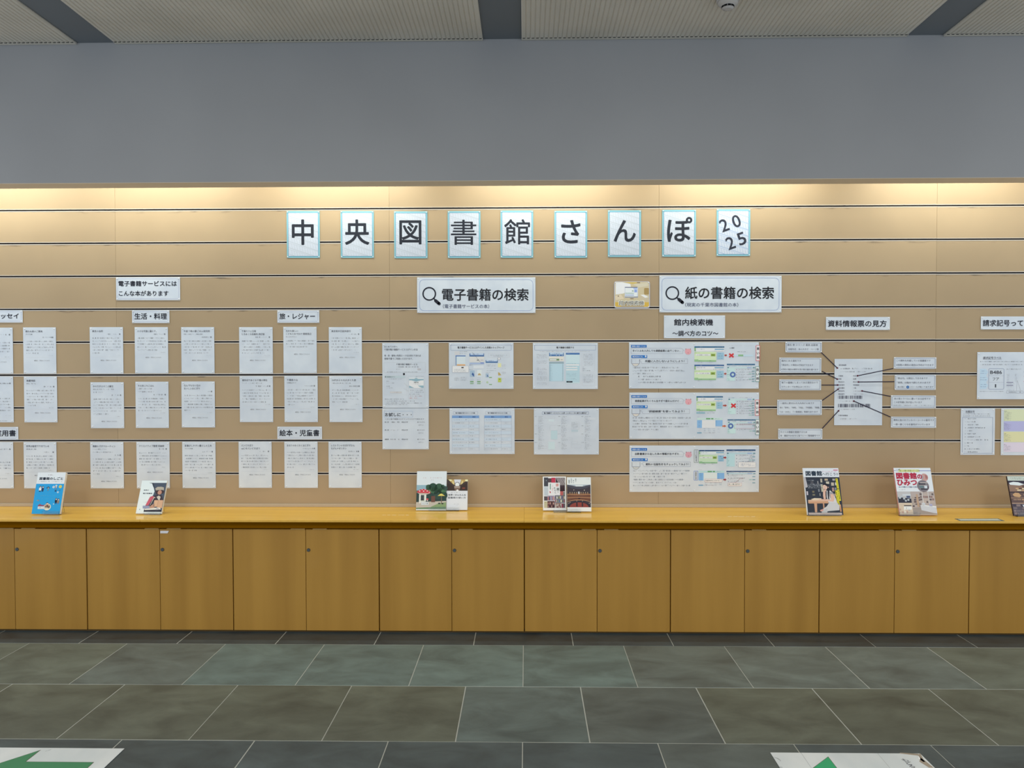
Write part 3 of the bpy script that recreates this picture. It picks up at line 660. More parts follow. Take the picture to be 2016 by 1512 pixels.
p.rect(Z(722), Y(855), Z(855), Y(1035), (140, 166, 192)); p.poly([(Z(770), Y(965)), (Z(800), Y(910)), (Z(838), Y(965)), (Z(835), Y(1030)), (Z(800), Y(1000))], (54, 84, 142), 3)
p.rect(Z(925), Y(840), Z(1055), Y(1030), (186, 202, 214)); p.poly([(Z(940), Y(990)), (Z(965), Y(940)), (Z(1010), Y(935)), (Z(1040), Y(990))], (160, 145, 110), 3)
for xx in (725, 925):
    p.greek(Z(xx), Z(xx+100), Y(1070), 1.2); p.greek(Z(xx), Z(xx+100), Y(1120), 1.2); p.rect(Z(xx), Y(1158), Z(xx+100), Y(1190), (96, 140, 100)); p.rect(Z(xx), Y(1218), Z(xx+100), Y(1240), (110, 150, 110)); p.rect(Z(xx+100), Y(1160), Z(xx+132), Y(1190), (190, 208, 190), 3)
p.frame(Z(1245), Y(370), Z(1840), Y(480), .3, (168, 172, 184)); p.greek(Z(1300), Z(1780), Y(420), 1.3); p.greek(Z(1395), Z(1680), Y(450), 1.2)
p.poly([(Z(1515), Y(485)), (Z(1585), Y(485)), (Z(1585), Y(525)), (Z(1605), Y(525)), (Z(1548), Y(565)), (Z(1490), Y(525)), (Z(1515), Y(525))], (110, 118, 140), 2); p.poly([(Z(1522), Y(490)), (Z(1577), Y(490)), (Z(1577), Y(530)), (Z(1588), Y(530)), (Z(1548), Y(556)), (Z(1508), Y(530)), (Z(1522), Y(530))], (194, 202, 212), 3)
p.rect(Z(1168), Y(562), Z(1512), Y(638), (62, 100, 150)); p.rect(Z(1188), Y(562), Z(1495), Y(600), (160, 182, 212), 3); p.greek(Z(1240), Z(1400), Y(582), 1.5, (50, 70, 120), layer=4)
for yy in (672, 700, 726, 796, 856): p.greek(Z(1180), Z(1460), Y(yy), 1.2, (130, 138, 150), yy, .3)
p.rect(Z(1168), Y(940), Z(1252), Y(1050), (140, 164, 190)); p.poly([(Z(1200), Y(1010)), (Z(1222), Y(975)), (Z(1248), Y(1048))], (60, 90, 145), 3); p.greek(Z(1180), Z(1300), Y(912), 1.2); p.rect(Z(1265), Y(1040), Z(1345), Y(1064), (110, 150, 110)); p.rect(Z(1265), Y(1240), Z(1345), Y(1262), (110, 150, 110))
p.disc(Z(1215), Y(1190), 2.2, (150, 175, 155)); p.rect(Z(1515), Y(650), Z(1608), Y(762), (206, 198, 160)); p.poly([(Z(1520), Y(905)), (Z(1560), Y(915)), (Z(1610), Y(990)), (Z(1525), Y(995))], (160, 146, 96)); p.rect(Z(1515), Y(1065), Z(1612), Y(1188), (158, 176, 88)); p.rect(Z(1550), Y(1095), Z(1582), Y(1112), (70, 84, 40), 3)
for yy in (695, 715, 740, 795, 900, 920, 942, 1090, 1110): p.greek(Z(1630), Z(1745), Y(yy), 1.1, (140, 146, 158), yy, .2)
s.done('printed_diagram')

s = Sheet('search_guide', (1049, 675.3, 1177, 765.8), 'landscape sheet of search pages, top right of four, boxed heading 電子書籍を検索する', 'notice', 'landscape how-to sheets'); p = s.p; Z = lambda x: 1020+x/9.164; Y = lambda y: 660+y/9.164
p.frame(Z(297), Y(178), Z(1400), Y(270), .45, (105, 125, 165), 1); p.text('電子書籍を検索する', Z(692), Y(222), 34.5, (34, 36, 46), 3.8, .016); p.greek(Z(395), Z(1295), Y(293), 1.2, (130, 138, 150), 1, .1)
for y0_, n, a, b2 in ((345, 5, 330, 525), (462, 4, 330, 525), (590, 3, 335, 520), (655, 4, 335, 520), (735, 6, 335, 520), (855, 3, 335, 520), (345, 3, 1170, 1350), (395, 4, 1170, 1350), (475, 5, 1185, 1350), (712, 4, 1170, 1355), (785, 5, 1170, 1355)):
    for k in range(n): p.greek(Z(a), Z(b2), Y(y0_+k*16), 1.1, (132, 138, 150), y0_+k, .15)
for yy, w in ((577, 25), (607, 70), (638, 135)): p.greek(Z(1165), Z(1165+w), Y(yy), 1.5, (70, 74, 88), yy, 0)
p.frame(Z(315), Y(550), Z(545), Y(915), .3, (170, 176, 188), 1.5); p.frame(Z(1150), Y(330), Z(1380), Y(665), .3, (170, 176, 188), 1.5); p.frame(Z(1155), Y(685), Z(1380), Y(912), .3, (170, 176, 188), 1.5)
p.rect(Z(560), Y(317), Z(824), Y(376), (66, 106, 158)); p.rect(Z(575), Y(317), Z(812), Y(347), (160, 184, 214), 3); p.greek(Z(615), Z(770), Y(331), 1.8, (50, 66, 120), 1, 0, 4)
for xx in (590, 690, 745, 798): p.disc(Z(xx), Y(362), .7, (190, 205, 225), 3)
p.rect(Z(560), Y(385), Z(824), Y(470), (190, 194, 194)); p.rect(Z(560), Y(424), Z(742), Y(457), (96, 128, 100), 3); p.rect(Z(568), Y(430), Z(692), Y(452), (206, 212, 214), 4); p.rect(Z(770), Y(432), Z(805), Y(447), (150, 156, 164), 3)
p.rect(Z(560), Y(480), Z(824), Y(512), (128, 152, 168)); p.rect(Z(560), Y(512), Z(824), Y(830), (158, 188, 208))
for k in range(14): p.rect(Z(568), Y(520+k*22.5), Z(578), Y(530+k*22.5), (40, 60, 84), 3); p.greek(Z(588), Z(622), Y(525+k*22.5), 1.0, (110, 130, 150), k, .1); p.rect(Z(798), Y(520+k*22.5), Z(812), Y(530+k*22.5), (120, 140, 160), 3)
p.rect(Z(862), Y(318), Z(1110), Y(350), (60, 100, 156)); p.greek(Z(885), Z(940), Y(334), 1.2, (190, 205, 225), 1, 0, 4); p.rect(Z(862), Y(350), Z(1110), Y(868), (172, 196, 212))
p.rect(Z(862), Y(505), Z(1110), Y(850), (156, 186, 204), 2)
for a, b2 in ((522, 548), (570, 590), (612, 634)): p.rect(Z(866), Y(a), Z(1070 if a > 525 else 1100), Y(b2), (196, 210, 220), 3)
for yy in (512, 560, 603, 690, 710, 735, 783, 800): p.greek(Z(870), Z(1050), Y(yy), 1.0, (100, 130, 150), yy, .4, 4)
p.rect(Z(872), Y(828), Z(982), Y(852), (20, 24, 40), 4); p.greek(Z(905), Z(945), Y(840), 1.0, (190, 200, 215), 1, 0, 5)
s.done('printed_diagram')

s = Sheet('ranking_sheet', (885, 803.4, 1013.1, 893.9), 'landscape sheet with two blue-striped tables, bottom left of four', 'notice', 'landscape how-to sheets', (198, 203, 211)); p = s.p; Z = lambda x: 740+x/6.572; Y = lambda y: 790+y/6.572
for X0, X1, XM, t in ((986, 1336, 1202, '電子書籍人気TOP10 こども編'), (1404, 1754, 1620, '電子書籍人気TOP10 おとな編')):
    p.frame(Z(X0+16), Y(132), Z(X1-15), Y(170), .35, (140, 152, 180)); p.text(t, Z(X0+46), Y(152), 38, (50, 56, 78), 2.7, .012)
    p.rect(Z(X0), Y(184), Z(X1), Y(219), (108, 144, 194), 1); p.text('書名', Z(X0+88), Y(202), 6, (40, 60, 110), 2.2, .006); p.text('著者', Z(XM+48), Y(202), 6, (40, 60, 110), 2.2, .006)
    for k in range(10):
        y0_ = 219+k*41.8
        if k % 2 == 0: p.rect(Z(X0), Y(y0_), Z(X1), Y(y0_+41.8), (176, 193, 213), 1)
        p.greek(Z(X0+4), Z(XM-10-(k*37) % 60), Y(y0_+20), 1.5, (92, 102, 122), k, .05)
        if X0 < 1200 and k < 8 or k in (1, 3, 6, 7, 9): p.greek(Z(XM+6), Z(XM+60+(k*23) % 30), Y(y0_+20), 1.5, (92, 102, 122), k+40, .1)
        p.line(Z(X0), Y(y0_+41.8), Z(X1), Y(y0_+41.8), .18, (140, 152, 178), 3)
    for xx in (X0, XM, X1): p.line(Z(xx), Y(184), Z(xx), Y(637), .25, (130, 144, 172), 3)
s.done('printed_table')

s = Sheet('genre_sheet', (1051, 803.4, 1179, 894.7), 'landscape sheet of small lists and callouts, bottom right of four', 'notice', 'landscape how-to sheets', (198, 203, 211)); p = s.p; Z = lambda x: 1020+x/6.573; Y = lambda y: 790+y/6.573
p.frame(Z(310), Y(133), Z(912), Y(172), .5, (110, 122, 160), 1); p.text('電子書籍サービスジャンル表 こんなところに意外な資料が', Z(334), Y(153), 84, (44, 48, 68), 3.4, .014)
for X0 in (215, 516, 818):
    for y0_, n in ((196, 10), (316, 9), (424, 9), (533, 9)):
        p.greek(Z(X0), Z(X0+30), Y(y0_), 1.2, (90, 96, 112), y0_, 0)
        for k in range(n): p.greek(Z(X0+44), Z(X0+44+20+((k*37+y0_+X0) % 60)), Y(y0_+k*10.8), 1.05, (118, 124, 138), k+X0, .08)
for a in ((345, 200, 480, 222), (410, 310, 520, 378), (690, 262, 788, 366), (690, 520, 770, 550), (688, 560, 815, 604), (292, 580, 370, 610), (915, 490, 1000, 515), (630, 470, 700, 500)): p.frame(Z(a[0]), Y(a[1]), Z(a[2]), Y(a[3]), .2, (160, 168, 180), 1.2)
for a, c in (((425, 378, 508, 492), (168, 192, 206)), ((392, 525, 475, 622), (178, 198, 210)), ((690, 368, 776, 395), (166, 184, 200)), ((395, 232, 465, 262), (184, 200, 214)), ((905, 210, 1000, 238), (184, 194, 208))): p.rect(Z(a[0]), Y(a[1]), Z(a[2]), Y(a[3]), c)
for k in range(6): p.greek(Z(695), Z(770), Y(280+k*13), 1.2, (110, 116, 130), k)
s.done('printed_list')

# ---- three long tip posters
RED, TEAL = (178, 40, 52), (40, 110, 105)
def screen_green(p, x0, y0, w, h, navy=(48, 92, 130)):
    X = lambda a: x0+a*w; Y2 = lambda b: y0+b*h
    p.rect(X(0), Y2(0), X(1), Y2(.09), navy, 2); p.greek(X(.18), X(.27), Y2(.045), 1.3, (170, 190, 210), 1, 0, 4); p.greek(X(.70), X(.98), Y2(.045), 1.1, (130, 165, 190), 2, .2, 4)
    p.rect(X(0), Y2(.09), X(.045), Y2(.30), (120, 160, 118), 2); p.rect(X(.05), Y2(.10), X(1), Y2(.31), (200, 208, 218), 2); p.greek(X(.07), X(.36), Y2(.18), 1.9, (80, 105, 150), 3, .02, 4)
    p.rect(X(.68), Y2(.15), X(.99), Y2(.22), (104, 146, 180), 3); p.greek(X(.62), X(1), Y2(.28), 1.2, (90, 98, 112), 4, .1, 4)
    p.rect(X(0), Y2(.33), X(.73), Y2(.84), (178, 200, 174), 2); p.rect(X(0), Y2(.41), X(.73), Y2(.49), (172, 196, 158), 3)
    p.rect(X(.04), Y2(.47), X(.54), Y2(.58), (206, 214, 218), 4); p.greek(X(.05), X(.52), Y2(.53), 1.6, (70, 76, 90), int(x0+y0), .03, 5)
    p.rect(X(.55), Y2(.46), X(.70), Y2(.61), (126, 152, 74), 4); p.rect(X(.585), Y2(.52), X(.66), Y2(.55), (40, 52, 30), 5); p.greek(X(.0), X(.18), Y2(.385), 1.3, (90, 110, 90), 5, .1, 5)
    p.rect(X(0), Y2(.80), X(.73), Y2(.94), (128, 168, 132), 3); p.rect(X(.13), Y2(.80), X(.73), Y2(.85), (176, 200, 180), 4); p.greek(X(.13), X(.24), Y2(.89), 1.4, (60, 90, 70), 1, 0, 5); p.greek(X(.5), X(.6), Y2(.89), 1.4, (60, 90, 70), 1, 0, 5)
    p.greek(X(.10), X(.27), Y2(.99), 1.1, (110, 116, 126), 2, .1, 4); p.greek(X(.48), X(.62), Y2(.99), 1.1, (110, 116, 126), 2, .1, 4)
    p.rect(X(.76), Y2(.38), X(.985), Y2(.80), (132, 170, 196), 3)
    for k in range(3): p.greek(X(.80), X(.80+.09+.06*(k > 0)), Y2(.455+k*.14), 1.5, (50, 96, 138), k, 0, 5)
def screen_list(p, x0, y0, w, h, rows=6, navy=(48, 92, 130), head=True, side=True):
    X = lambda a: x0+a*w; Y2 = lambda b: y0+b*h
    if head: p.rect(X(0), Y2(0), X(1), Y2(.075), navy, 2); p.greek(X(.18), X(.27), Y2(.04), 1.3, (170, 190, 210), 1, 0, 4); p.greek(X(.70), X(.98), Y2(.04), 1.1, (130, 165, 190), 2, .2, 4)
    p.greek(X(.01), X(.33), Y2(.125), 1.5, (84, 130, 160), 3, .1, 4); p.greek(X(.42), X(.90), Y2(.125), 1.2, (110, 118, 130), 4, .1, 4)
    p.rect(X(0), Y2(.17), X(1), Y2(.25), (166, 192, 202), 2); p.rect(X(.72), Y2(.18), X(.88), Y2(.24), (140, 160, 198), 3); p.rect(X(.92), Y2(.18), X(.99), Y2(.24), (96, 128, 140), 3); p.rect(X(.02), Y2(.18), X(.075), Y2(.235), (70, 104, 130), 3)
    if side:
        p.rect(X(0), Y2(.25), X(.29), Y2(.93), (168, 198, 206), 2)
        for k in range(9): p.greek(X(.01), X(.06+.03*((k*5) % 3)), Y2(.30+k*.073), 1.2, (70, 110, 130), k, 0, 4)
    for k in range(rows):
        yy = Y2(.31+k*.70/rows); q = .40 if side else .12
        p.disc(X(q-.05), yy+.5, .9, (130, 136, 150), 3); p.greek(X(q+.02), X(.97 if side else .62), yy, 1.5, (98, 104, 118), k+int(x0), .05, 4); p.greek(X(q), X(q+.2), yy+2, 1.0, (120, 126, 140), k, .3, 4)
        p.rect(X(.89), yy+2.4, X(.985), yy+4.1, (110, 146, 160), 3)
        if k % 2: p.rect(X(.78), yy+2.4, X(.87), yy+4.1, (140, 176, 176), 3)
def cross(p, cx, cy, r): 
    p.line(cx-r, cy-r*.85, cx+r, cy+r*.85, r*.72, (176, 46, 54), 7); p.line(cx-r, cy+r*.85, cx+r, cy-r*.85, r*.72, (176, 46, 54), 7.4)
def arrow(p, x, y, l, c=(150, 74, 66)):
    p.rect(x, y-1.3, x+l*.55, y+1.3, c, 7); p.poly([(x+l*.5, y-2.6), (x+l, y), (x+l*.5, y+2.6)], c, 7)
def screen_form(p, x0, y0, w, h):
    X = lambda a: x0+a*w; Y2 = lambda b: y0+b*h
    p.greek(X(0), X(.14), Y2(-.04), 1.3, (70, 104, 120), 1, 0, 4); p.rect(X(0), Y2(.02), X(1), Y2(.14), (170, 196, 200), 2)
    p.rect(X(.35), Y2(.03), X(.52), Y2(.11), (96, 146, 108), 3); p.rect(X(.55), Y2(.03), X(.64), Y2(.11), (96, 146, 108), 3); p.greek(X(.70), X(.86), Y2(.07), 1.4, (70, 100, 150), 1, 0, 4)
    p.rect(X(0), Y2(.16), X(.19), Y2(.62), (118, 162, 208), 2); p.rect(X(.72), Y2(.16), X(1), Y2(.52), (118, 162, 208), 2); p.rect(X(.19), Y2(.16), X(.72), Y2(.62), (200, 208, 218), 2)
    for k in range(5): p.greek(X(.05), X(.13), Y2(.21+k*.095), 1.2, (40, 76, 130), k, 0, 4); p.line(X(.19), Y2(.255+k*.09), X(.72), Y2(.255+k*.09), .3, (176, 186, 198), 3)
    for k in range(4): p.greek(X(.73), X(.79), Y2(.21+k*.09), 1.2, (40, 76, 130), k, 0, 4)
    for k in range(3):
        for j in range(5): p.greek(X(.05+j*.19), X(.14+j*.19), Y2(.68+k*.10), 1.2, (100, 130, 160), k*5+j, .1, 4)
    p.rect(X(0), Y2(.88), X(.18), Y2(.95), (110, 150, 180), 3); p.greek(X(.2), X(.7), Y2(.92), 1.4, (130, 120, 130), 7, .1, 4)
def poster(b4, n, head, ans, body, ref, label, hx, ax, tail_y=0):
    x0, y0, x1, y1 = b4; s = Sheet('tip_poster', b4, label, 'poster', 'three search-tip posters', ref, pins=6); p = s.p
    B = (40, 104, 176); P_ = lambda a, b: (x0+a/7.2, y0+b/7.2)
    X = lambda a: x0+a/7.2; Y2 = lambda b: y0+b/7.2
    p.rrect(X(28), Y2(36), X(250), Y2(74), .8, B, 2); p.text('検索の困りごと'+n, X(40), Y2(56), 27, (205, 220, 240), 3.0, .01, 4, 1)
    bub = [(X(28), Y2(82)), (X(738), Y2(82)), (X(782), Y2(114)), (X(762), Y2(120)), (X(762), Y2(158)), (X(28), Y2(158))]
    for i in range(6): q, r = bub[i], bub[(i+1) % 6]; p.line(q[0], q[1], r[0], r[1], .4, (128, 134, 156), 2)
    p.text(head, X(hx), Y2(119), X(738)-X(hx), (30, 30, 40), 4.5, .016, 4, 1)
    # simple round pink animal face
    cx_, cy_ = X(838), Y2(132); pk = (196, 146, 160)
    p.disc(cx_, cy_, 6.3, pk, 2, 5.8, 24); p.poly([(cx_-5.6, cy_-2), (cx_-5.2, cy_-6.2), (cx_-1.5, cy_-5)], pk, 3); p.poly([(cx_+5.6, cy_-2), (cx_+5.2, cy_-6.2), (cx_+1.5, cy_-5)], pk, 3)
    p.poly([(cx_-5.3, cy_-4), (cx_-5.1, cy_-6.2), (cx_-3.2, cy_-5.4)], (130, 92, 106), 4); p.poly([(cx_+5.3, cy_-4), (cx_+5.1, cy_-6.2), (cx_+3.2, cy_-5.4)], (130, 92, 106), 4); p.disc(cx_, cy_+2.4, .7, (140, 50, 70), 4)
    p.rrect(X(33), Y2(182), X(258), Y2(222), .8, B, 2); p.text('解決法はこれ', X(50), Y2(202), 20, (205, 220, 240), 3.0, .01, 4, 1); p.disc(X(236), Y2(198), 1.5, (225, 235, 245), 4, 1.9)
    # open book icon
    c = (110, 114, 130); bx0, bx1, by0, by1 = X(36), X(150), Y2(236), Y2(302)
    for q in ((bx0, by0, bx0, by1), (bx1, by0, bx1, by1), (bx0, by1, bx1, by1)): p.line(*q, .7, c, 3)
    p.line((bx0+bx1)/2, by0+1, (bx0+bx1)/2, by1, .3, (168, 174, 186), 3); p.line(bx0, by0, bx1, by0, .25, (170, 176, 188), 3)
    A = [((bx0+bx1)/2+6.2*math.cos(t*math.pi/8), by1+4.9*math.sin(t*math.pi/8)) for t in range(9)]
    for i in range(8): p.line(*A[i], *A[i+1], .5, c, 3)
    p.poly(A, (186, 188, 188), 2)
    al, ar = ax
    bub = [(X(al), Y2(233)), (X(ar), Y2(233)), (X(ar), Y2(300)), (X(al), Y2(300)), (X(al-10), Y2(270)), (X(al-38), Y2(262))]
    for i in range(6): q, r = bub[i], bub[(i+1) % 6]; p.line(q[0], q[1], r[0], r[1], .4, (128, 134, 156), 2)
    m = (al+ar)/2; tw = min((ar-al)-46, len(ans)*37)/7.2; p.text(ans, X(m)-tw/2, Y2(267), tw, (30, 30, 40), 4.6, .016, 4, 1)
    for k, (a, e, dark) in enumerate(body): p.greek(X(a), X(e), Y2(358+k*42), 2.9, (84, 88, 100) if dark else (112, 118, 130), k+int(y0), .06)
    return s
def side_tag(s, b4, text, col):
    """small card pasted over the poster's right edge"""
    x0, y0, x1, y1 = b4; t0 = Print(s.mp, s.ref)
    a, b = s.mp(x0, y1); c, d = s.mp(x1, y0)
    o = link('example_tag', box('example_tag', a, c, -.0022, -.0002, b, d), M_paper, s.o)
    q = Print(s.mp, s.ref, .0024); q.frame(x0, y0, x1, y1, .8, col, .8); q.rect(x0+.7, y0+.8, x1-.7, y1-.8, (222, 226, 234), 1)
    q.text(text, (x0+x1)/2+.2, y0+2.4, y1-y0-4.6, (26, 28, 36), 5.0, .02, 4, 2, vert=True)
    q.build('printed_text', o)
s = poster((1238.2, 674, 1493.6, 765), '①', 'タイトルを入力しても検索結果に出てこない…', '完璧に入力しないようにしよう！', [(50, 718, 0), (50, 790, 0), (50, 350, 0), (130, 460, 1), (130, 465, 1), (130, 822, 1)], REF_MID, 'wide white poster with pink animal face, topmost of the three tip posters', 50, (180, 832))
p = s.p; screen_green(p, 1367, 681.8, 58.7, 32.2); screen_green(p, 1367, 718.0, 58.4, 32.2, (48, 84, 136))
p.greek(1435, 1482, 680.3, 1.0, (160, 160, 172), 1, .3); p.text('△ 確認', 1436, 685, 9.5, (60, 64, 74), 2.5, .012); p.greek(1451, 1469, 692.6, 1.4, (110, 116, 130), 2, 0)
p.rect(1446, 698.2, 1482.5, 701.8, (166, 190, 210), 2); p.rect(1453, 698, 1463, 701.5, (120, 164, 130), 3)
arrow(p, 1426.2, 699.5, 5); cross(p, 1439.7, 699.8, 4.2); screen_list(p, 1430.8, 716.2, 55.4, 36, 5); arrow(p, 1425.6, 735.8, 5); p.ring(1442.5, 737.4, 5.6, 3, (74, 100, 160), 7)
s.done('printed_text'); side_tag(s, (1487.6, 680, 1495.6, 710.6), '悪い例', RED); side_tag(s, (1486.9, 721.2, 1495.0, 751.8), '良い例', TEAL)
s = poster((1238.8, 772.8, 1494, 864), '②', '検索結果がたくさん出すぎて困るんだけど…', '“詳細検索”を使ってみよう！', [(45, 870, 0), (45, 615, 0), (45, 825, 0), (45, 850, 0), (45, 420, 0)], REF_MID, 'wide white poster with pink animal face, middle of the three tip posters', 80, (190, 855))
p = s.p; screen_green(p, 1371, 780, 52, 31); screen_form(p, 1372.5, 822, 50, 33); p.rect(1371, 811.5, 1388, 814.4, (120, 160, 180), 3); p.greek(1389, 1408, 813, 1.6, (100, 106, 118), 4)
screen_list(p, 1433, 778, 52.5, 40, 6, head=False); cross(p, 1443.7, 798.6, 4.3); arrow(p, 1423, 798.4, 8); screen_list(p, 1432.3, 825.5, 55, 30, 2); p.ring(1438.5, 838.6, 5.4, 3, (74, 100, 160), 7); p.frame(1445.5, 835.8, 1486, 843.4, .3, (150, 80, 90), 0, 6); arrow(p, 1422, 838.8, 8, (176, 100, 74))
s.done('printed_text'); side_tag(s, (1486, 787, 1494.2, 818.3), '悪い例', RED); side_tag(s, (1486.8, 825.3, 1495, 856.2), '良い例', TEAL)
s = poster((1239, 877, 1494, 968.6), '③', '自動書庫から出した本の情報が古すぎた…', '資料の‘出版年月’をチェックしてみよう！', [(50, 855, 0), (50, 825, 0), (50, 500, 0), (50, 780, 0), (50, 690, 0), (50, 868, 0)], REF_LOW, 'wide white poster with pink animal face, lowest of the three tip posters', 80, (208, 866))
p = s.p; NV = (22, 60, 104); screen_green(p, 1376, 886, 49.5, 28, NV); screen_list(p, 1430, 885, 57, 36, 4, NV); screen_form(p, 1375.4, 926, 50.5, 32); screen_list(p, 1430, 927, 57.5, 26, 3, NV, side=False)
p.frame(1366.3, 885.4, 1374.6, 910.8, .6, (80, 96, 70), 0); p.text('キーワード検索の場合', 1370.5, 887, 22, (40, 44, 52), 2.2, .01, 4, 1, vert=True); p.frame(1366.2, 926.8, 1374, 945.6, .7, (78, 110, 180), 0); p.text('詳細検索の場合', 1370.1, 928.3, 16, (40, 44, 52), 2.2, .01, 4, 1, vert=True)
arrow(p, 1424, 900.8, 6.2, (140, 50, 56)); arrow(p, 1424, 944.3, 6.2, (140, 50, 56))
p.rrect(1453.3, 909.5, 1487.7, 920.4, 1.4, (212, 212, 214), 8); p.frame(1453.3, 909.5, 1487.7, 920.4, .35, (140, 144, 156), 1.4, 9); p.greek(1455.5, 1477, 913.6, 1.8, (70, 96, 140), 3, 0, 10); p.greek(1457, 1485, 916.6, 1.8, (100, 120, 160), 3, 0, 10); p.line(1473, 909.5, 1477.6, 896, .4, (140, 144, 156), 9); p.line(1482.5, 909.5, 1478, 896, .4, (140, 144, 156), 9)
p.rrect(1387.5, 942.8, 1421.3, 949.3, .6, (214, 212, 214), 8); p.frame(1387.5, 942.8, 1421.3, 949.3, .4, (170, 120, 124), .6, 9); p.text('出版年月を入力すると', 1389, 946, 29.5, (70, 70, 80), 2.8, .008, 10, 1)
p.rrect(1433.2, 950, 1460, 956.6, .8, (214, 212, 214), 8); p.frame(1433.2, 950, 1460, 956.6, .4, (170, 120, 124), .8, 9); p.text('新しい順に並びます', 1434.8, 953.3, 23, (60, 60, 70), 2.8, .008, 10, 1); p.line(1448, 950, 1456, 943, .4, (150, 90, 96), 9); p.frame(1455.6, 940.6, 1462.6, 942.8, .3, (150, 80, 90), 0, 9)
s.done('printed_text')

# ---- slip diagram: callout labels, pointer lines and the enlarged slip
def callout(b4, lines, label, tilt=0, dots=False):
    s = Sheet('callout_label', b4, label, 'label', 'laminated callout labels', pins=4, pin_in=1.6, tilt=tilt); p = s.p; x0, y0, x1, y1 = b4
    p.frame(x0+1.7, y0+1.7, x1-2.0, y1-1.7, .75, (120, 130, 152), .4)
    for t, a, yc, e in lines:
        p.text(t, a, yc, e-a, (88, 94, 110), 4.0 if len(lines) < 3 else 3.7, .006, 4, 1)
    return s
callout((1546.3, 673, 1618, 694), [('書名 巻 シリーズ 著者 出版者', 1550, 679, 1610), ('出版年月・本の大きさ・ページ数', 1552, 687.5, 1612)], 'framed callout label, topmost on the left side of the enlarged slip', .3).done()
callout((1534, 704.3, 1617, 734), [('館内にある資料です', 1538.5, 710.5, 1577), ('「貸出中」の場合は予約ができます', 1538.5, 718.7, 1601), ('※予約の場合は資料を受け取る館を選べます', 1538, 727.4, 1611)], 'framed callout label, second from top on the left side of the enlarged slip', .5).done()
callout((1534, 747, 1616.6, 768.3), [('地下の書庫にしまってある資料なので', 1538.6, 753.2, 1610), ('カウンターでお申込みください', 1538.6, 761.6, 1595)], 'framed callout label, third from top on the left side of the enlarged slip').done()
callout((1530, 787, 1618, 817.3), [('一般的に読まれる大人向けの本です', 1536, 793.8, 1603), ('他に「参考」「地域」「児童」「外国語」「新聞」', 1535, 802.4, 1613.5), ('「CD・DVD」「一般雑誌」等様々あります', 1535, 810.8, 1610)], 'framed callout label, fourth from top on the left side of the enlarged slip').done()
callout((1532, 844, 1619, 864.6), [('タイトル情報を管理するため', 1536, 850.6, 1589), ('本・雑誌やDVDなど全てにつく整理番号です', 1536, 857.7, 1614)], 'framed callout label, lowest on the left side of the enlarged slip').done()
callout((1759.6, 703.4, 1843.3, 726), [('この資料を所蔵している図書館です', 1764.5, 710, 1832), ('※他館の資料の場合は予約ができます', 1764.5, 718.6, 1838)], 'framed callout label, topmost on the right side of the enlarged slip', .3).done()
s = callout((1761.4, 737.6, 1842.3, 767.8), [('「帯出可」は貸出しできる本です', 1766, 744.7, 1826), ('「禁帯」は館内で読むための本です', 1766, 753.3, 1832)], 'framed callout label with a blue dot, right side of the enlarged slip')
s.p.text('本の背に', 1767, 761.8, 14, (88, 94, 110), 3.6, .006); s.p.disc(1787.2, 762, 2.8, (28, 84, 150), 4); s.p.rect(1786.8, 760.4, 1787.5, 763.6, (140, 170, 205), 5); s.p.text('のシールが貼ってあります', 1792, 761.8, 45.5, (88, 94, 110), 3.6, .006); s.done()
s = callout((1754, 778.4, 1842.4, 803.4), [('本の背のラベルに書いてある記号です', 1760, 785, 1832), ('この記号順に本が並んでいます', 1760, 792, 1815)], 'framed callout label crossing a groove, third down on the right of the slip', .3)
s.p.text('（詳細は隣の「請求記号って何？」をご覧ください）', 1758, 798, 80, (120, 126, 138), 2.4, .0); s.done()
callout((1754, 820.6, 1843, 842.3), [('資料に貼られているバーコードの番号です', 1759, 827, 1839), ('一冊一冊ことなる番号がついています', 1759, 835.6, 1831)], 'framed callout label, lowest on the right side of the enlarged slip', .3).done()

s = Sheet('slip_sheet', (1642.6, 706.6, 1737, 837.3), 'tall white sheet of an enlarged slip with two bar codes', 'notice', None, pins=0); p = s.p; Z = lambda x: 1640+x/10.8; Y = lambda y: 700+y/10.8; D = (84, 88, 104)
for q in ((1650, 715, 1731, 715), (1731, 715, 1731, 828), (1731, 828, 1650, 828)): p.line(*q, .3, (172, 180, 192))
p.text('資料情報票', Z(115), Y(203), 15, D, 2.9, .012); p.greek(Z(150), Z(830), Y(277), 2.6, D, 4, .18); p.greek(Z(150), Z(700), Y(343), 2.4, (110, 114, 130), 7, .15)
for i, (a, b) in enumerate((('所蔵館', '中央'), ('状態', '在館'), ('帯出区分', '帯出可'), ('配架場所', '地階書庫'), ('資料種別', '一般'), ('請求記号', ''), ('資料番号', ''))):
    yy = Y(433+i*64.2); p.text(a, Z(112), yy, len(a)*3.0, D, 2.8, .008)
    if b: p.text(b, Z(424), yy, len(b)*3.0, D, 2.8, .008)
    else: p.greek(Z(424), Z(600 if i == 5 else 635), yy, 2.2, (120, 124, 138), i, 0)
for y0_, y1_, xe in ((852, 920, 635), (1027, 1100, 790)):
    x = 110; r_ = random.Random(y0_)
    while x < xe: w = r_.choice((6, 8, 14, 20)); p.rect(Z(x), Y(y0_), Z(min(xe, x+w)), Y(y1_), (62, 66, 86), 3); x += w+r_.choice((6, 10, 14, 20))
p.greek(Z(130), Z(400), Y(968), 2.1, (120, 124, 138), 2, 0); p.greek(Z(130), Z(465), Y(1143), 2.1, (120, 124, 138), 3, 0); p.text('千葉市図書館', Z(115), Y(1275), 18.5, D, 2.8, .01); p.greek(Z(150), Z(525), Y(1345), 2.5, (130, 134, 148), 5, .08)
s.done()

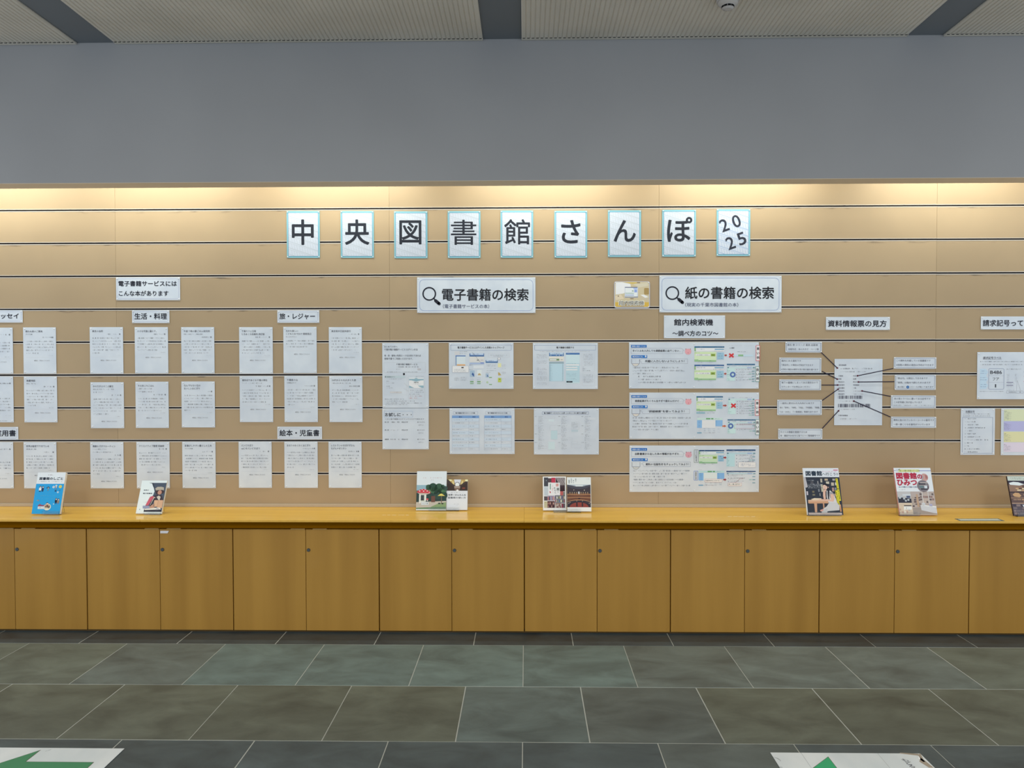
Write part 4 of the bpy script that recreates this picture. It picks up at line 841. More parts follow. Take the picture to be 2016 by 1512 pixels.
def pointer(x0, y0, x1, y1, label):
    yp = WALL_Y-.0075; a, b = at(x0, y0, yp), at(x1, y1, yp); d = b-a; l = math.hypot(d.x, d.z); an = math.atan2(-d.z, d.x)
    me = box('pointer_line', 0, l, -.0011, .0011, -.0026, .0026, .0007)
    o = link('pointer_line', me, M_string, None, a); o.rotation_euler = (0, an, 0); tag(o, label, 'line', 'pointer lines of the slip diagram')
    e = link('end_dot', lathe('end_dot', [(.0052, -.0012), (.0052, .0014), (.003, .0022)], 12), M_dot, o, (l, 0, 0)); e.rotation_euler = (math.pi/2, 0, 0)
for q, lab in (((1617, 694, 1648.5, 724.5), 'from the topmost left label'), ((1618.3, 731, 1648.4, 746.4), 'from the second left label'), ((1617.5, 758, 1649, 758), 'running level from the third left label'),
               ((1618.6, 788.5, 1650, 766.3), 'rising from the fourth left label'), ((1618.8, 843.6, 1651, 808.7), 'rising from the lowest left label'), ((1758.6, 725.4, 1688.4, 739.8), 'from the topmost right label'),
               ((1760.8, 751.4, 1690.3, 752), 'running level from the blue-dot label'), ((1753.6, 780.3, 1697.3, 769.6), 'from the third right label'), ((1753.6, 821, 1681, 789.6), 'long and steep from the lowest right label')):
    pointer(*q, 'thin dark navy line with red end dot, '+lab)

# ---- sheets at the right edge
s = Sheet('label_guide', (1923.6, 693.2, 2062, 786), 'landscape sheet showing a rounded book label B486, cut by the right frame edge', 'notice'); p = s.p; Z = lambda x: 1860+x/6.045; Y = lambda y: 660+y/6.045
p.text('請求記号ラベル', Z(453), Y(269), 36, (60, 64, 76), 4.9, .010); p.line(Z(453), Y(288), Z(675), Y(288), .35, (90, 94, 106)); p.greek(Z(418), Z(1190), Y(313), 2.0, (92, 98, 112), 3, .03); p.greek(Z(418), Z(915), Y(349), 2.0, (92, 98, 112), 4, .03)
for k, (ya, yb) in enumerate(((400, 478), (478, 560), (560, 640))):
    p.poly([(Z(416), Y(ya)), (Z(492), Y(ya)), (Z(516), Y((ya+yb)/2)), (Z(492), Y(yb)), (Z(416), Y(yb))], (160, 186, 214), 1); p.greek(Z(424), Z(495), Y(ya+26), 1.5, (80, 106, 150), k, .05); p.greek(Z(424), Z(495), Y(ya+52), 1.5, (80, 106, 150), k+9, .05)
p.frame(Z(520), Y(394), Z(706), Y(645), .75, (120, 134, 164), 2.6); p.line(Z(522), Y(481), Z(704), Y(481), .35, (140, 150, 172)); p.line(Z(522), Y(560), Z(704), Y(560), .35, (140, 150, 172))
p.text('B486', Z(540), Y(441), 22.8, (44, 48, 60), 6.4, .012, 4, 3); p.text('フア', Z(570), Y(522), 12.4, (52, 56, 68), 5.8, .006, 4, 2); p.text('1', Z(598), Y(602), 2.3, (52, 56, 68), 6.4, .0, 4, 2)
p.greek(Z(418), Z(705), Y(668), 1.4); p.greek(Z(735), Z(915), Y(403), 2.2, (84, 88, 102), 6, .03)
for k in range(8): p.greek(Z(740), Z(770), Y(465+k*12), 1.0, (130, 136, 148), k, 0); p.greek(Z(835), Z(860), Y(465+k*12), 1.0, (130, 136, 148), k, 0)
for yy in (561, 596): p.rect(Z(735), Y(yy-5), Z(815), Y(yy+5), (120, 124, 150), 3)
for yy in (577, 615, 640, 655): p.greek(Z(740), Z(830), Y(yy), 1.0)
p.frame(Z(735), Y(662), Z(937), Y(692), .35, (120, 126, 144), .8); p.greek(Z(752), Z(915), Y(677), 1.9, (84, 88, 104), 8, .05); p.line(Z(855), Y(660), Z(862), Y(540), .35, (130, 136, 150)); p.line(Z(905), Y(662), Z(866), Y(540), .35, (130, 136, 150))
for k, yy in enumerate((435, 490, 550)): p.greek(Z(935), Z(1100), Y(yy), 2.2, (110, 150, 175) if k == 0 else (180, 120, 130), k, .1)
s.done()
s = Sheet('code_list', (1891.3, 803.6, 1958.5, 895.6), 'portrait sheet with a framed list of codes, below the rounded-label sheet', 'notice', None, (196, 202, 211)); p = s.p
p.text('別置記号', Z(246), Y(909), 17.5, (66, 70, 84), 4.3, .008); p.line(Z(246), Y(926), Z(352), Y(926), .3, (100, 104, 118)); p.greek(Z(218), Z(550), Y(937), 1.6, (100, 106, 120), 2, .03); p.greek(Z(218), Z(540), Y(960), 1.6, (100, 106, 120), 3, .03)
p.frame(Z(208), Y(976), Z(571), Y(1408), .55, (110, 122, 150)); 
for k, w in enumerate((120, 105, 145, 215, 70, 120, 165, 260, 70, 35, 160, 130)): p.greek(Z(237), Z(252), Y(993+k*36), 2.3, (100, 106, 122), k, 0); p.greek(Z(262), Z(262+w), Y(993+k*36), 2.4, (84, 90, 104), k+20, .04)
s.done()
s = Sheet('colour_list', (1970.6, 803.8, 2062, 896.2), 'sheet banded in yellow-green and lilac, cut by the right frame edge', 'notice', None, (198, 203, 211)); p = s.p
for ya, yb, c in ((880, 1020, (188, 198, 172)), (1024, 1140, (160, 164, 206)), (1148, 1272, (194, 196, 160)), (1276, 1390, (194, 190, 210))):
    p.rect(Z(702), Y(ya), Z(1190), Y(yb), c, 1); n = int((yb-ya-24)/10.5); p.greek(Z(706), Z(738), Y(ya+24), 1.6, (70, 74, 92), 1, 0)
    for k in range(1, n): p.greek(Z(706), Z(735+(k*29) % 60), Y(ya+24+k*10.5), 1.1, (96, 100, 122), k, .05)
s.done('printed_table')

# ------------------------------------------------------------------ books on the counter
REF_BK = (240, 238, 238)
def prism(name, prof, x0, x1):
    """profile of (y, z) points pushed through x0..x1"""
    n = len(prof); V = [(x0, y, z) for y, z in prof] + [(x1, y, z) for y, z in prof]
    Fc = [tuple(range(n)), tuple(reversed(range(n, 2*n)))] + [(i, n+i, n+(i+1) % n, (i+1) % n) for i in range(n)]
    return mesh(name, V, Fc)
def ribbon(name, pts, t, x0, x1):
    """bent sheet of thickness t through the (y, z) points"""
    out = []
    for side in (1, -1):
        row = []
        for i, (y, z) in enumerate(pts):
            dirs = []
            if i: dirs.append((y-pts[i-1][0], z-pts[i-1][1]))
            if i < len(pts)-1: dirs.append((pts[i+1][0]-y, pts[i+1][1]-z))
            ns = [(-dz/math.hypot(dy, dz), dy/math.hypot(dy, dz)) for dy, dz in dirs]
            nx = sum(q[0] for q in ns)/len(ns); nz = sum(q[1] for q in ns)/len(ns); l = nx*nx+nz*nz
            row.append((y+side*nx/l*t/2, z+side*nz/l*t/2))
        out += row if side == 1 else row[::-1]
    n = len(pts); V = [(x0, y, z) for y, z in out]+[(x1, y, z) for y, z in out]; N2 = 2*n; Fc = []
    for i in range(n-1):
        a, b = i, N2-1-i; c, d = i+1, N2-2-i
        Fc += [(a, c, d, b), (a+N2, b+N2, d+N2, c+N2)]
    for i in range(N2): j = (i+1) % N2; Fc.append((i, i+N2, j+N2, j))
    me = bpy.data.meshes.new(name); me.from_pydata(V, [], Fc)
    bm = bmesh.new(); bm.from_mesh(me); bmesh.ops.recalc_face_normals(bm, faces=bm.faces[:]); bm.to_mesh(me); bm.free()
    return me
def stand(xc, w, yb, lean, label, back=.15, th=.012, lip=.024):
    """clear bent-acrylic easel; yb = where the book's foot rests"""
    s_ = empty('book_stand', (xc, yb, COUNTER_Z), label, 'book stand', 'clear acrylic book stands')
    a = math.radians(lean); sn, cs_ = math.sin(a), math.cos(a); d = th/math.cos(a)+.0035
    z0 = .0018
    pts = [(-.0035-.002+lip*sn*.3, z0+lip), (-.0055, z0), (d, z0), (d+back*sn, z0+back*cs_)]
    link('easel_sheet', ribbon('easel_sheet', pts, .002, -w/2, w/2), M_acryl, s_)
    top_ = (d+back*sn*.85+.0022, z0+back*cs_*.85); foot = min(WALL_Y-yb-.012, top_[0]+.03)
    link('rear_strut', ribbon('rear_strut', [top_, (foot, .0012)], .002, -w*.3, w*.3), M_acryl, s_)
    return s_
def book(label, xl, xr, yb_px, yt_px, lean, th, design, spine=(225, 225, 228), back=(225, 225, 228), pages=True, W=100.0, name='book', ysh=0):
    a = math.radians(lean); sn, cs_ = math.sin(a), math.cos(a); z0 = COUNTER_Z+.0032+th*sn
    D = (EYE-z0)/-(ray((xl+xr)/2, yb_px).z/ray((xl+xr)/2, yb_px).y)
    A = at(xl, yb_px, D); B = at(xr, yb_px, D); w = B.x-A.x
    r_ = ray((xl+xr)/2, yt_px); m = r_.z/r_.y       # EYE + m*(D + h sn) = z0 + h cs
    h = (EYE+m*D-z0)/(cs_-m*sn)
    root = empty(name, ((A.x+B.x)/2, D, z0), label, 'book', 'books displayed on the counter'); root.rotation_euler = (-a, 0, 0)
    c = .0010 if th > .006 else .0004
    cov = boxes('cover', [(-w/2, w/2, 0, c, 0, h), (-w/2, w/2, th-c, th, 0, h), (-w/2, -w/2+c, c, th-c, 0, h)])
    co = link('cover', cov, ink(spine, REF_BK), root)
    link('page_block', box('page_block', -w/2+c, w/2-.0014, c, th-c, .0018, h-.0018), M_pages, root)
    H_ = W*h/w; p = Print(lambda x, y: (-w/2+x/W*w, h-y/H_*h), REF_BK, .0003)
    design(p, W, H_); p.build('cover_print', root)
    return root, D, w, h, (A.x+B.x)/2
r0 = random.Random(11)
def shelves(p, x0, y0, x1, y1, rows, cols, pal, layer=3, fill=.9):
    hh = (y1-y0)/rows
    for j in range(rows):
        x = x0
        while x < x1-1:
            w_ = (x1-x0)/cols*r0.uniform(.6, 1.4); w_ = min(w_, x1-x)
            if r0.random() < fill: p.rect(x, y0+j*hh+hh*r0.uniform(.08, .3), x+w_*.88, y0+j*hh+hh*.9, r0.choice(pal), layer)
            x += w_

def d_blue(p, W, H):
    B = (38, 162, 226); p.rect(0, 0, W, H, (232, 236, 242), 1); p.rect(0, H*.277, W, H, B, 2)
    p.text('図書館のしごと', 9, H*.15, 84, (36, 42, 58), 9.6, .03, 4, 2); p.greek(38, 60, H*.062, 3.4, (140, 90, 110), 1, 0); p.greek(7, 92, H*.222, 3.2, (120, 126, 136), 3, .25)
    def person(x, y, a, c1, c2, sk=(236, 208, 190)):
        p.disc(x, y-6*a, 3*a, (32, 34, 48), 4); p.disc(x+.4*a, y-5.2*a, 2.1*a, sk, 5); p.poly([(x-4*a, y-3*a), (x+4*a, y-3*a), (x+3.4*a, y+5*a), (x-3.4*a, y+5*a)], c1, 4); p.rect(x-2.6*a, y+4*a, x-.5*a, y+9*a, c2, 4); p.rect(x+.6*a, y+4*a, x+2.7*a, y+9*a, c2, 4)
    person(17, H*.40, 1.15, (238, 240, 244), (30, 34, 50)); person(26, H*.40, 1.1, (40, 62, 100), (30, 34, 50))
    p.poly([(38, H*.37), (45, H*.335), (51, H*.365), (51, H*.39), (38, H*.39)], (48, 112, 150), 4); person(45.5, H*.405, .75, (92, 156, 190), (110, 140, 160))
    person(73, H*.40, 1.1, (70, 150, 200), (30, 44, 84)); p.disc(64, H*.355, 4, (236, 240, 246), 4); p.disc(64.5, H*.355, 1.4, (24, 40, 80), 5); p.disc(73, H*.325, 3.4, (236, 240, 246), 6); p.disc(73, H*.325, 1.2, (24, 40, 80), 7)
    p.disc(88, H*.345, 5.6, (222, 208, 110), 4); p.greek(84, 92, H*.345, 2, (190, 160, 60), 1, 0, 5); p.disc(82, H*.48, 3.6, (176, 206, 226), 4); p.line(84, H*.455, 90, H*.425, 1.2, (60, 90, 80), 5)
    p.greek(38, 58, H*.50, 2.6, (96, 178, 208), 4, .1); p.greek(20, 82, H*.565, 3, (96, 178, 208), 5, .1); p.greek(28, 70, H*.635, 3, (96, 178, 208), 6, .2)
    p.disc(17, H*.68, 3.2, (128, 140, 160), 4, 2.4); p.disc(13, H*.68, 2, (150, 160, 176), 4, 1.6)
    person(80, H*.69, 1.1, (34, 40, 60), (30, 34, 50)); person(88, H*.70, 1.1, (150, 132, 118), (120, 130, 160)); p.disc(73, H*.765, 2.2, (200, 224, 240), 4, 1.8)
    p.disc(52, H*.835, 13, (238, 230, 206), 4, 12); person(50, H*.80, 1.2, (150, 60, 60), (52, 40, 44)); person(58, H*.82, 1.0, (60, 60, 70), (70, 60, 60)); person(44, H*.83, .9, (226, 180, 120), (90, 70, 60))
    p.poly([(18, H*.80), (24, H*.76), (30, H*.785), (40, H*.79), (40, H*.82), (18, H*.82)], (150, 84, 104), 5); p.rrect(19, H*.825, 43, H*.885, 1, (226, 234, 240), 5); p.greek(23, 40, H*.855, 4.4, (110, 118, 126), 9, 0, 6)
    p.greek(42, 58, H*.925, 2.2, (24, 84, 130), 3, .1); p.greek(34, 62, H*.95, 2, (24, 84, 130), 4, .15)
def d_paint(p, W, H):
    p.rect(0, 0, W, H, (232, 240, 246), 1); SL = (78, 88, 104)
    p.poly([(30, H*.07), (100, H*.07), (100, H*.95), (30, H*.95), (30, H*.80), (46, H*.60), (56, H*.42), (55, H*.28), (42, H*.09)], SL, 2)
    p.poly([(30, H*.07), (48, H*.07), (58, H*.25), (58, H*.30), (50, H*.2), (42, H*.09)], (62, 70, 84), 3)
    p.poly([(0, H*.085), (38, H*.085), (52, H*.22), (58, H*.34), (54, H*.42), (46, H*.47), (38, H*.62), (30, H*.76), (0, H*.80)], (232, 240, 246), 3)
    p.poly([(58, H*.25), (66, H*.195), (82, H*.19), (92, H*.21), (94, H*.30), (84, H*.285), (64, H*.31)], (186, 176, 160), 4); p.poly([(60, H*.32), (64, H*.29), (90, H*.29), (97, H*.34), (93, H*.40), (66, H*.42)], (70, 52, 56), 4)
    p.disc(79, H*.365, 8, (196, 144, 124), 5, 9); p.poly([(58, H*.46), (74, H*.42), (90, H*.45), (98, H*.60), (62, H*.62)], (66, 56, 66), 5); p.poly([(70, H*.50), (78, H*.46), (86, H*.50), (84, H*.62), (78, H*.58)], (210, 200, 186), 6)
    p.poly([(44, H*.50), (54, H*.47), (60, H*.50), (44, H*.76), (32, H*.76)], (204, 96, 112), 6); p.poly([(60, H*.50), (66, H*.52), (54, H*.76), (50, H*.76)], (226, 210, 190), 7); p.poly([(62, H*.52), (65, H*.54), (54, H*.78), (50, H*.78)], (52, 40, 46), 8)
    p.rect(64, H*.60, 79, H*.80, (222, 178, 144), 7); p.rect(80, H*.60, 99, H*.84, (216, 172, 140), 7); p.rect(79, H*.60, 80.3, H*.82, (190, 146, 120), 8); p.poly([(50, H*.78), (66, H*.70), (70, H*.84), (50, H*.86)], (196, 150, 126), 7)
    p.poly([(22, H*.77), (48, H*.77), (52, H*.85), (24, H*.85)], (150, 156, 184), 8); p.poly([(30, H*.86), (90, H*.82), (96, H*.88), (34, H*.90)], (232, 226, 214), 8); p.rect(30, H*.90, 98, H*.95, (44, 38, 52), 8); p.disc(82, H*.865, 6, (196, 188, 190), 9, 4)
    p.text('発見の', 14, H*.295, 21, (70, 76, 88), 4.6, .02, 5, 2); p.text('電子図書館', 14, H*.395, 36, (60, 66, 78), 4.8, .02, 5, 2); p.greek(20, 46, H*.66, 3.6, (120, 128, 142), 2, .1); p.greek(10, 14, H*.88, 5, (110, 116, 128), 4, 0)
def d_mush(p, W, H):
    p.rect(0, 0, W, H, (226, 234, 240), 1)
    p.greek(21, 84, H*.17, 3.4, (206, 170, 178), 2, .2); p.greek(48, 56, H*.225, 3, (210, 186, 192), 3, 0)
    y = lambda v: (v-160)/970*H; x = lambda u: (u-112)/748*100
    p.rect(0, y(505), 100, y(960), (84, 122, 104), 2); p.rect(0, y(505), 32, y(640), (150, 184, 200), 3)
    p.poly([(74, y(500)), (100, y(500)), (100, y(560)), (92, y(590)), (84, y(540))], (200, 222, 228), 3)
    for cx_, cy_, rr, c in ((55, 560, 14, (44, 76, 62)), (75, 570, 14, (56, 90, 70)), (62, 640, 13, (66, 104, 78)), (85, 650, 12, (80, 122, 88)), (44, 640, 10, (96, 132, 98)), (72, 740, 15, (52, 78, 70)), (92, 760, 12, (40, 66, 60)), (45, 760, 12, (46, 70, 66)), (96, 590, 8, (60, 84, 80)), (40, 560, 9, (52, 88, 70)), (88, 540, 6, (60, 96, 76))): p.disc(cx_, y(cy_), rr, c, 4)
    p.rect(0, y(700), 100, y(930), (46, 66, 66), 3); p.poly([(0, y(930)), (100, y(900)), (100, y(1100)), (0, y(1100))], (196, 188, 178), 5); p.poly([(52, y(1035)), (75, y(960)), (100, y(930)), (100, y(1100)), (40, y(1100))], (140, 164, 116), 6); p.poly([(0, y(1070)), (100, y(1040)), (100, y(1100)), (0, y(1100))], (104, 140, 104), 7)
    # a round play-kiosk with a spotted red roof
    p.rect(9, y(720), 32, y(950), (208, 212, 206), 8); p.rect(15, y(755), 26, y(890), (64, 72, 76), 9); p.rect(11, y(735), 14, y(960), (236, 238, 234), 10); p.rect(28, y(735), 33, y(900), (236, 238, 234), 10)
    p.poly([(1, y(690)), (4, y(650)), (14, y(612)), (24, y(600)), (36, y(625)), (46, y(670)), (47, y(715)), (30, y(705)), (12, y(703))], (208, 66, 80), 11); p.poly([(2, y(700)), (12, y(703)), (30, y(705)), (46, y(715)), (34, y(742)), (14, y(738))], (200, 188, 176), 10)
    for a, b, q in ((11, 655, 2.2), (24, 658, 2.2), (36, 655, 2), (19, 620, 1.6), (29, 618, 1.6), (43, 690, 1.6)): p.disc(a, y(b), q, (240, 240, 240), 12, q*.8)
    p.disc(37, y(858), 4.2, (208, 80, 90), 9, 2.8); p.rect(36, y(870), 39, y(905), (236, 230, 226), 9); p.rect(50, y(780), 63, y(930), (112, 76, 66), 8)
    p.poly([(71, y(775)), (80, y(722)), (85, y(718)), (96, y(775))], (226, 210, 110), 9); p.rect(83, y(775), 85.5, y(965), (120, 104, 90), 9); p.rrect(17, y(925), 42, y(1000), 1.5, (214, 222, 228), 10); p.greek(20, 38, y(965), 5, (120, 132, 144), 3, 0, 11)
    p.disc(77, y(960), 4, (66, 74, 70), 8, 2.4); p.disc(88, y(965), 3.4, (58, 66, 64), 8, 2.4); p.rect(0, y(1100), 100, H, (226, 230, 232), 8)
def d_easy(p, W, H):
    p.rect(0, 0, W, H, (228, 232, 240), 1); hh = H*.37; p.rect(0, 0, W, hh, (70, 58, 56), 2)
    p.poly([(34, 0), (68, 0), (62, hh*.5), (40, hh*.5)], (222, 226, 236), 3); p.poly([(5, 0), (34, 0), (38, hh*.5), (30, hh*.42)], (196, 166, 104), 3); p.poly([(68, 0), (100, 0), (70, hh*.42), (64, hh*.5)], (196, 166, 104), 3)
    p.poly([(8, 0), (22, 0), (24, hh*.13), (14, hh*.13)], (246, 240, 190), 4); p.poly([(88, 0), (100, 0), (100, hh*.17), (88, hh*.17)], (246, 240, 190), 4); p.poly([(26, hh*.10), (32, hh*.2), (33, hh*.45), (28, hh*.35)], (246, 232, 170), 4); p.poly([(76, hh*.10), (71, hh*.2), (70, hh*.45), (75, hh*.35)], (246, 232, 170), 4)
    p.disc(50, hh*.42, 12, (130, 130, 140), 4, 11); p.disc(50, hh*.46, 9.5, (236, 240, 248), 5, 10); p.rect(36, hh*.58, 64, hh*.78, (168, 150, 140), 6); p.poly([(36, hh*.78), (64, hh*.78), (60, hh), (40, hh)], (120, 96, 84), 6)
    p.poly([(0, hh*.3), (34, hh*.62), (38, hh), (0, hh)], (62, 48, 44), 5); p.poly([(100, hh*.25), (66, hh*.62), (62, hh), (100, hh)], (62, 48, 44), 5); p.rect(74, hh*.7, 88, hh*.85, (124, 66, 54), 6); p.disc(51, hh*.99, 5.5, (240, 240, 244), 7)
    p.greek(18, 84, H*.435, 3.4, (110, 116, 128), 5, .03); p.text('世界一かんたんな', 8, H*.51, 84, (40, 44, 52), 8.4, .02, 4, 2); p.text('図書館の使い方', 7, H*.60, 85, (70, 74, 84), 8.8, .012, 4, 2); p.greek(36, 60, H*.81, 2.8, (140, 146, 160), 2, .05); p.greek(44, 56, H*.85, 2, (160, 166, 178), 3, .05)
def d_collage(p, W, H):
    p.rect(0, 0, W, H, (240, 240, 242), 1); x = lambda u: (u-118)/612*100; y = lambda v: (v-175)/875*H
    for a, b, c, d, col in ((148, 200, 258, 430, (72, 74, 84)), (258, 220, 345, 330, (86, 70, 76)), (345, 205, 450, 345, (196, 58, 84)), (455, 205, 695, 560, (70, 52, 62)), (148, 430, 262, 680, (206, 214, 222)), (575, 440, 695, 560, (150, 84, 84)), (570, 560, 650, 730, (192, 100, 100)), (650, 570, 695, 700, (130, 136, 132)),
                         (148, 690, 235, 800, (86, 78, 84)), (235, 670, 430, 800, (160, 150, 176)), (435, 660, 695, 860, (120, 124, 140)), (148, 815, 235, 985, (196, 190, 158)), (235, 810, 430, 985, (92, 56, 62)), (440, 860, 600, 985, (152, 122, 118)), (605, 870, 695, 985, (104, 88, 96))): p.rect(x(a), y(b), x(c), y(d), col, 2)
    for k in range(7): p.poly([(x(465+k*32), y(210)), (x(480+k*32), y(210)), (x(570+k*24), y(400)), (x(560+k*24), y(400))], (206, 196, 200), 3)
    shelves(p, x(240), y(680), x(430), y(800), 1, 9, [(110, 120, 190), (200, 190, 170), (60, 60, 70), (180, 110, 110)]); shelves(p, x(440), y(670), x(695), y(850), 2, 12, [(210, 208, 204), (90, 110, 150), (60, 60, 74), (170, 170, 120), (150, 84, 90)])
    shelves(p, x(240), y(830), x(425), y(980), 2, 6, [(150, 110, 104), (60, 36, 44), (190, 150, 140)]); shelves(p, x(445), y(880), x(595), y(980), 3, 4, [(180, 150, 140), (110, 60, 60), (200, 190, 180)]); p.rect(x(610), y(880), x(640), y(980), (150, 40, 70), 3); p.greek(x(170), x(235), y(280), 5, (190, 194, 200), 2, .1); p.greek(x(165), x(200), y(850), 3, (130, 120, 90), 2, .1)
    p.poly([(x(150), y(460)), (x(250), y(470)), (x(245), y(670)), (x(160), y(660))], (196, 206, 216), 3)
    p.rect(x(272), y(335), x(566), y(656), (236, 236, 242), 5); p.text('書', x(455), y(395), 13.5, (214, 130, 118), 13, .012, 6, 2); p.text('庫', x(475), y(505), 12, (84, 104, 100), 13, .02, 6, 2); p.text('を', x(500), y(575), 5, (84, 104, 100), None, .01, 6, 2)
    for i, ch in enumerate('あるく'): p.text(ch, x(405)+i*1.4, y(475+i*60), 7, (96, 110, 118), 8, .01, 6, 2)
    p.rect(x(302), y(358), x(328), y(512), (130, 164, 152), 6); p.greek(x(360), x(384), y(380), 2.5, (214, 130, 120), 1, 0); [p.greek(x(358), x(385), y(400+k*20), 2.6, (206, 130, 124), k, .1, 6) for k in range(10)]
    p.poly([(x(292), y(560)), (x(312), y(552)), (x(328), y(600)), (x(305), y(612))], (190, 44, 60), 6); p.greek(x(395), x(445), y(1022), 2.4, (120, 124, 134), 2, 0)
def d_hall(p, W, H):
    p.rect(0, 0, W, H, (236, 240, 244), 1); x = lambda u: (u-750)/625*100; y = lambda v: (v-185)/900*H
    for t, cx_, y0, n in (('図書館', 805, 255, 3), ('をめぐる', 865, 215, 4), ('美しい', 920, 255, 3), ('世界の', 980, 215, 3)): p.text(t[:n], x(cx_), y(y0), n*5.0, (90, 104, 116), 4.6, .012, 4, 1, vert=True)
    p.greek(x(1240), x(1340), y(230), 2, (150, 158, 168), 1, .1)
    p.rect(0, y(385), 98, y(985), (66, 58, 66), 2); p.poly([(0, y(385)), (98, y(385)), (98, y(420)), (78, y(480)), (50, y(500)), (20, y(480)), (0, y(420))], (76, 76, 90), 3)
    p.poly([(0, y(382)), (98, y(382)), (80, y(405)), (66, y(430)), (36, y(430)), (20, y(405))], (176, 188, 200), 4); p.poly([(32, y(395)), (68, y(395)), (64, y(428)), (38, y(428))], (232, 240, 246), 5)
    p.rect(0, y(620), 98, y(800), (122, 80, 62), 3)
    for k, yy in enumerate((650, 680, 715, 750, 785)):
        A = [(98*t/10, y(yy-16*(k-1)*(abs(t-5)/5)**2*-1)) for t in range(11)]
        for i in range(10): p.line(*A[i], *A[i+1], 1.5, (206, 158, 116) if k % 2 == 0 else (84, 54, 50), 4)
    for k in range(9): p.disc(12+k*9.2, y(590), 1.6, (210, 190, 150) if k != 4 else (250, 246, 236), 5); p.rect(9+k*9.2, y(605), 15+k*9.2, y(640), (150, 112, 84), 4)
    p.rect(46, y(565), 52, y(620), (214, 214, 220), 6); p.poly([(47, y(615)), (52, y(615)), (49.5, y(640))], (250, 246, 236), 7); p.disc(28, y(522), 1.5, (230, 220, 200), 6); p.disc(72, y(528), 1.8, (240, 230, 210), 6)
    A = [(49+49*math.cos(math.pi*t/14), y(985)-(y(985)-y(812))*math.sin(math.pi*t/14)) for t in range(15)]; p.poly(A, (52, 46, 56), 6)
    A = [(49+40*math.cos(math.pi*t/14), y(985)-(y(985)-y(848))*math.sin(math.pi*t/14)) for t in range(15)]; p.poly(A, (142, 66, 60), 7)
    p.rect(37, y(850), 43, y(960), (60, 44, 50), 8); p.rect(60, y(850), 66, y(960), (60, 44, 50), 8); p.rect(46, y(735), 54, y(765), (54, 42, 48), 8)
    for a, b in ((5, 870), (10, 850), (90, 870), (95, 850), (38, 810), (62, 810)): p.poly([(a, y(b)), (a+3, y(b-15)), (a+2, y(b+18))], (200, 184, 168), 9)
    p.rect(0, y(978), W, H, (238, 240, 242), 10)
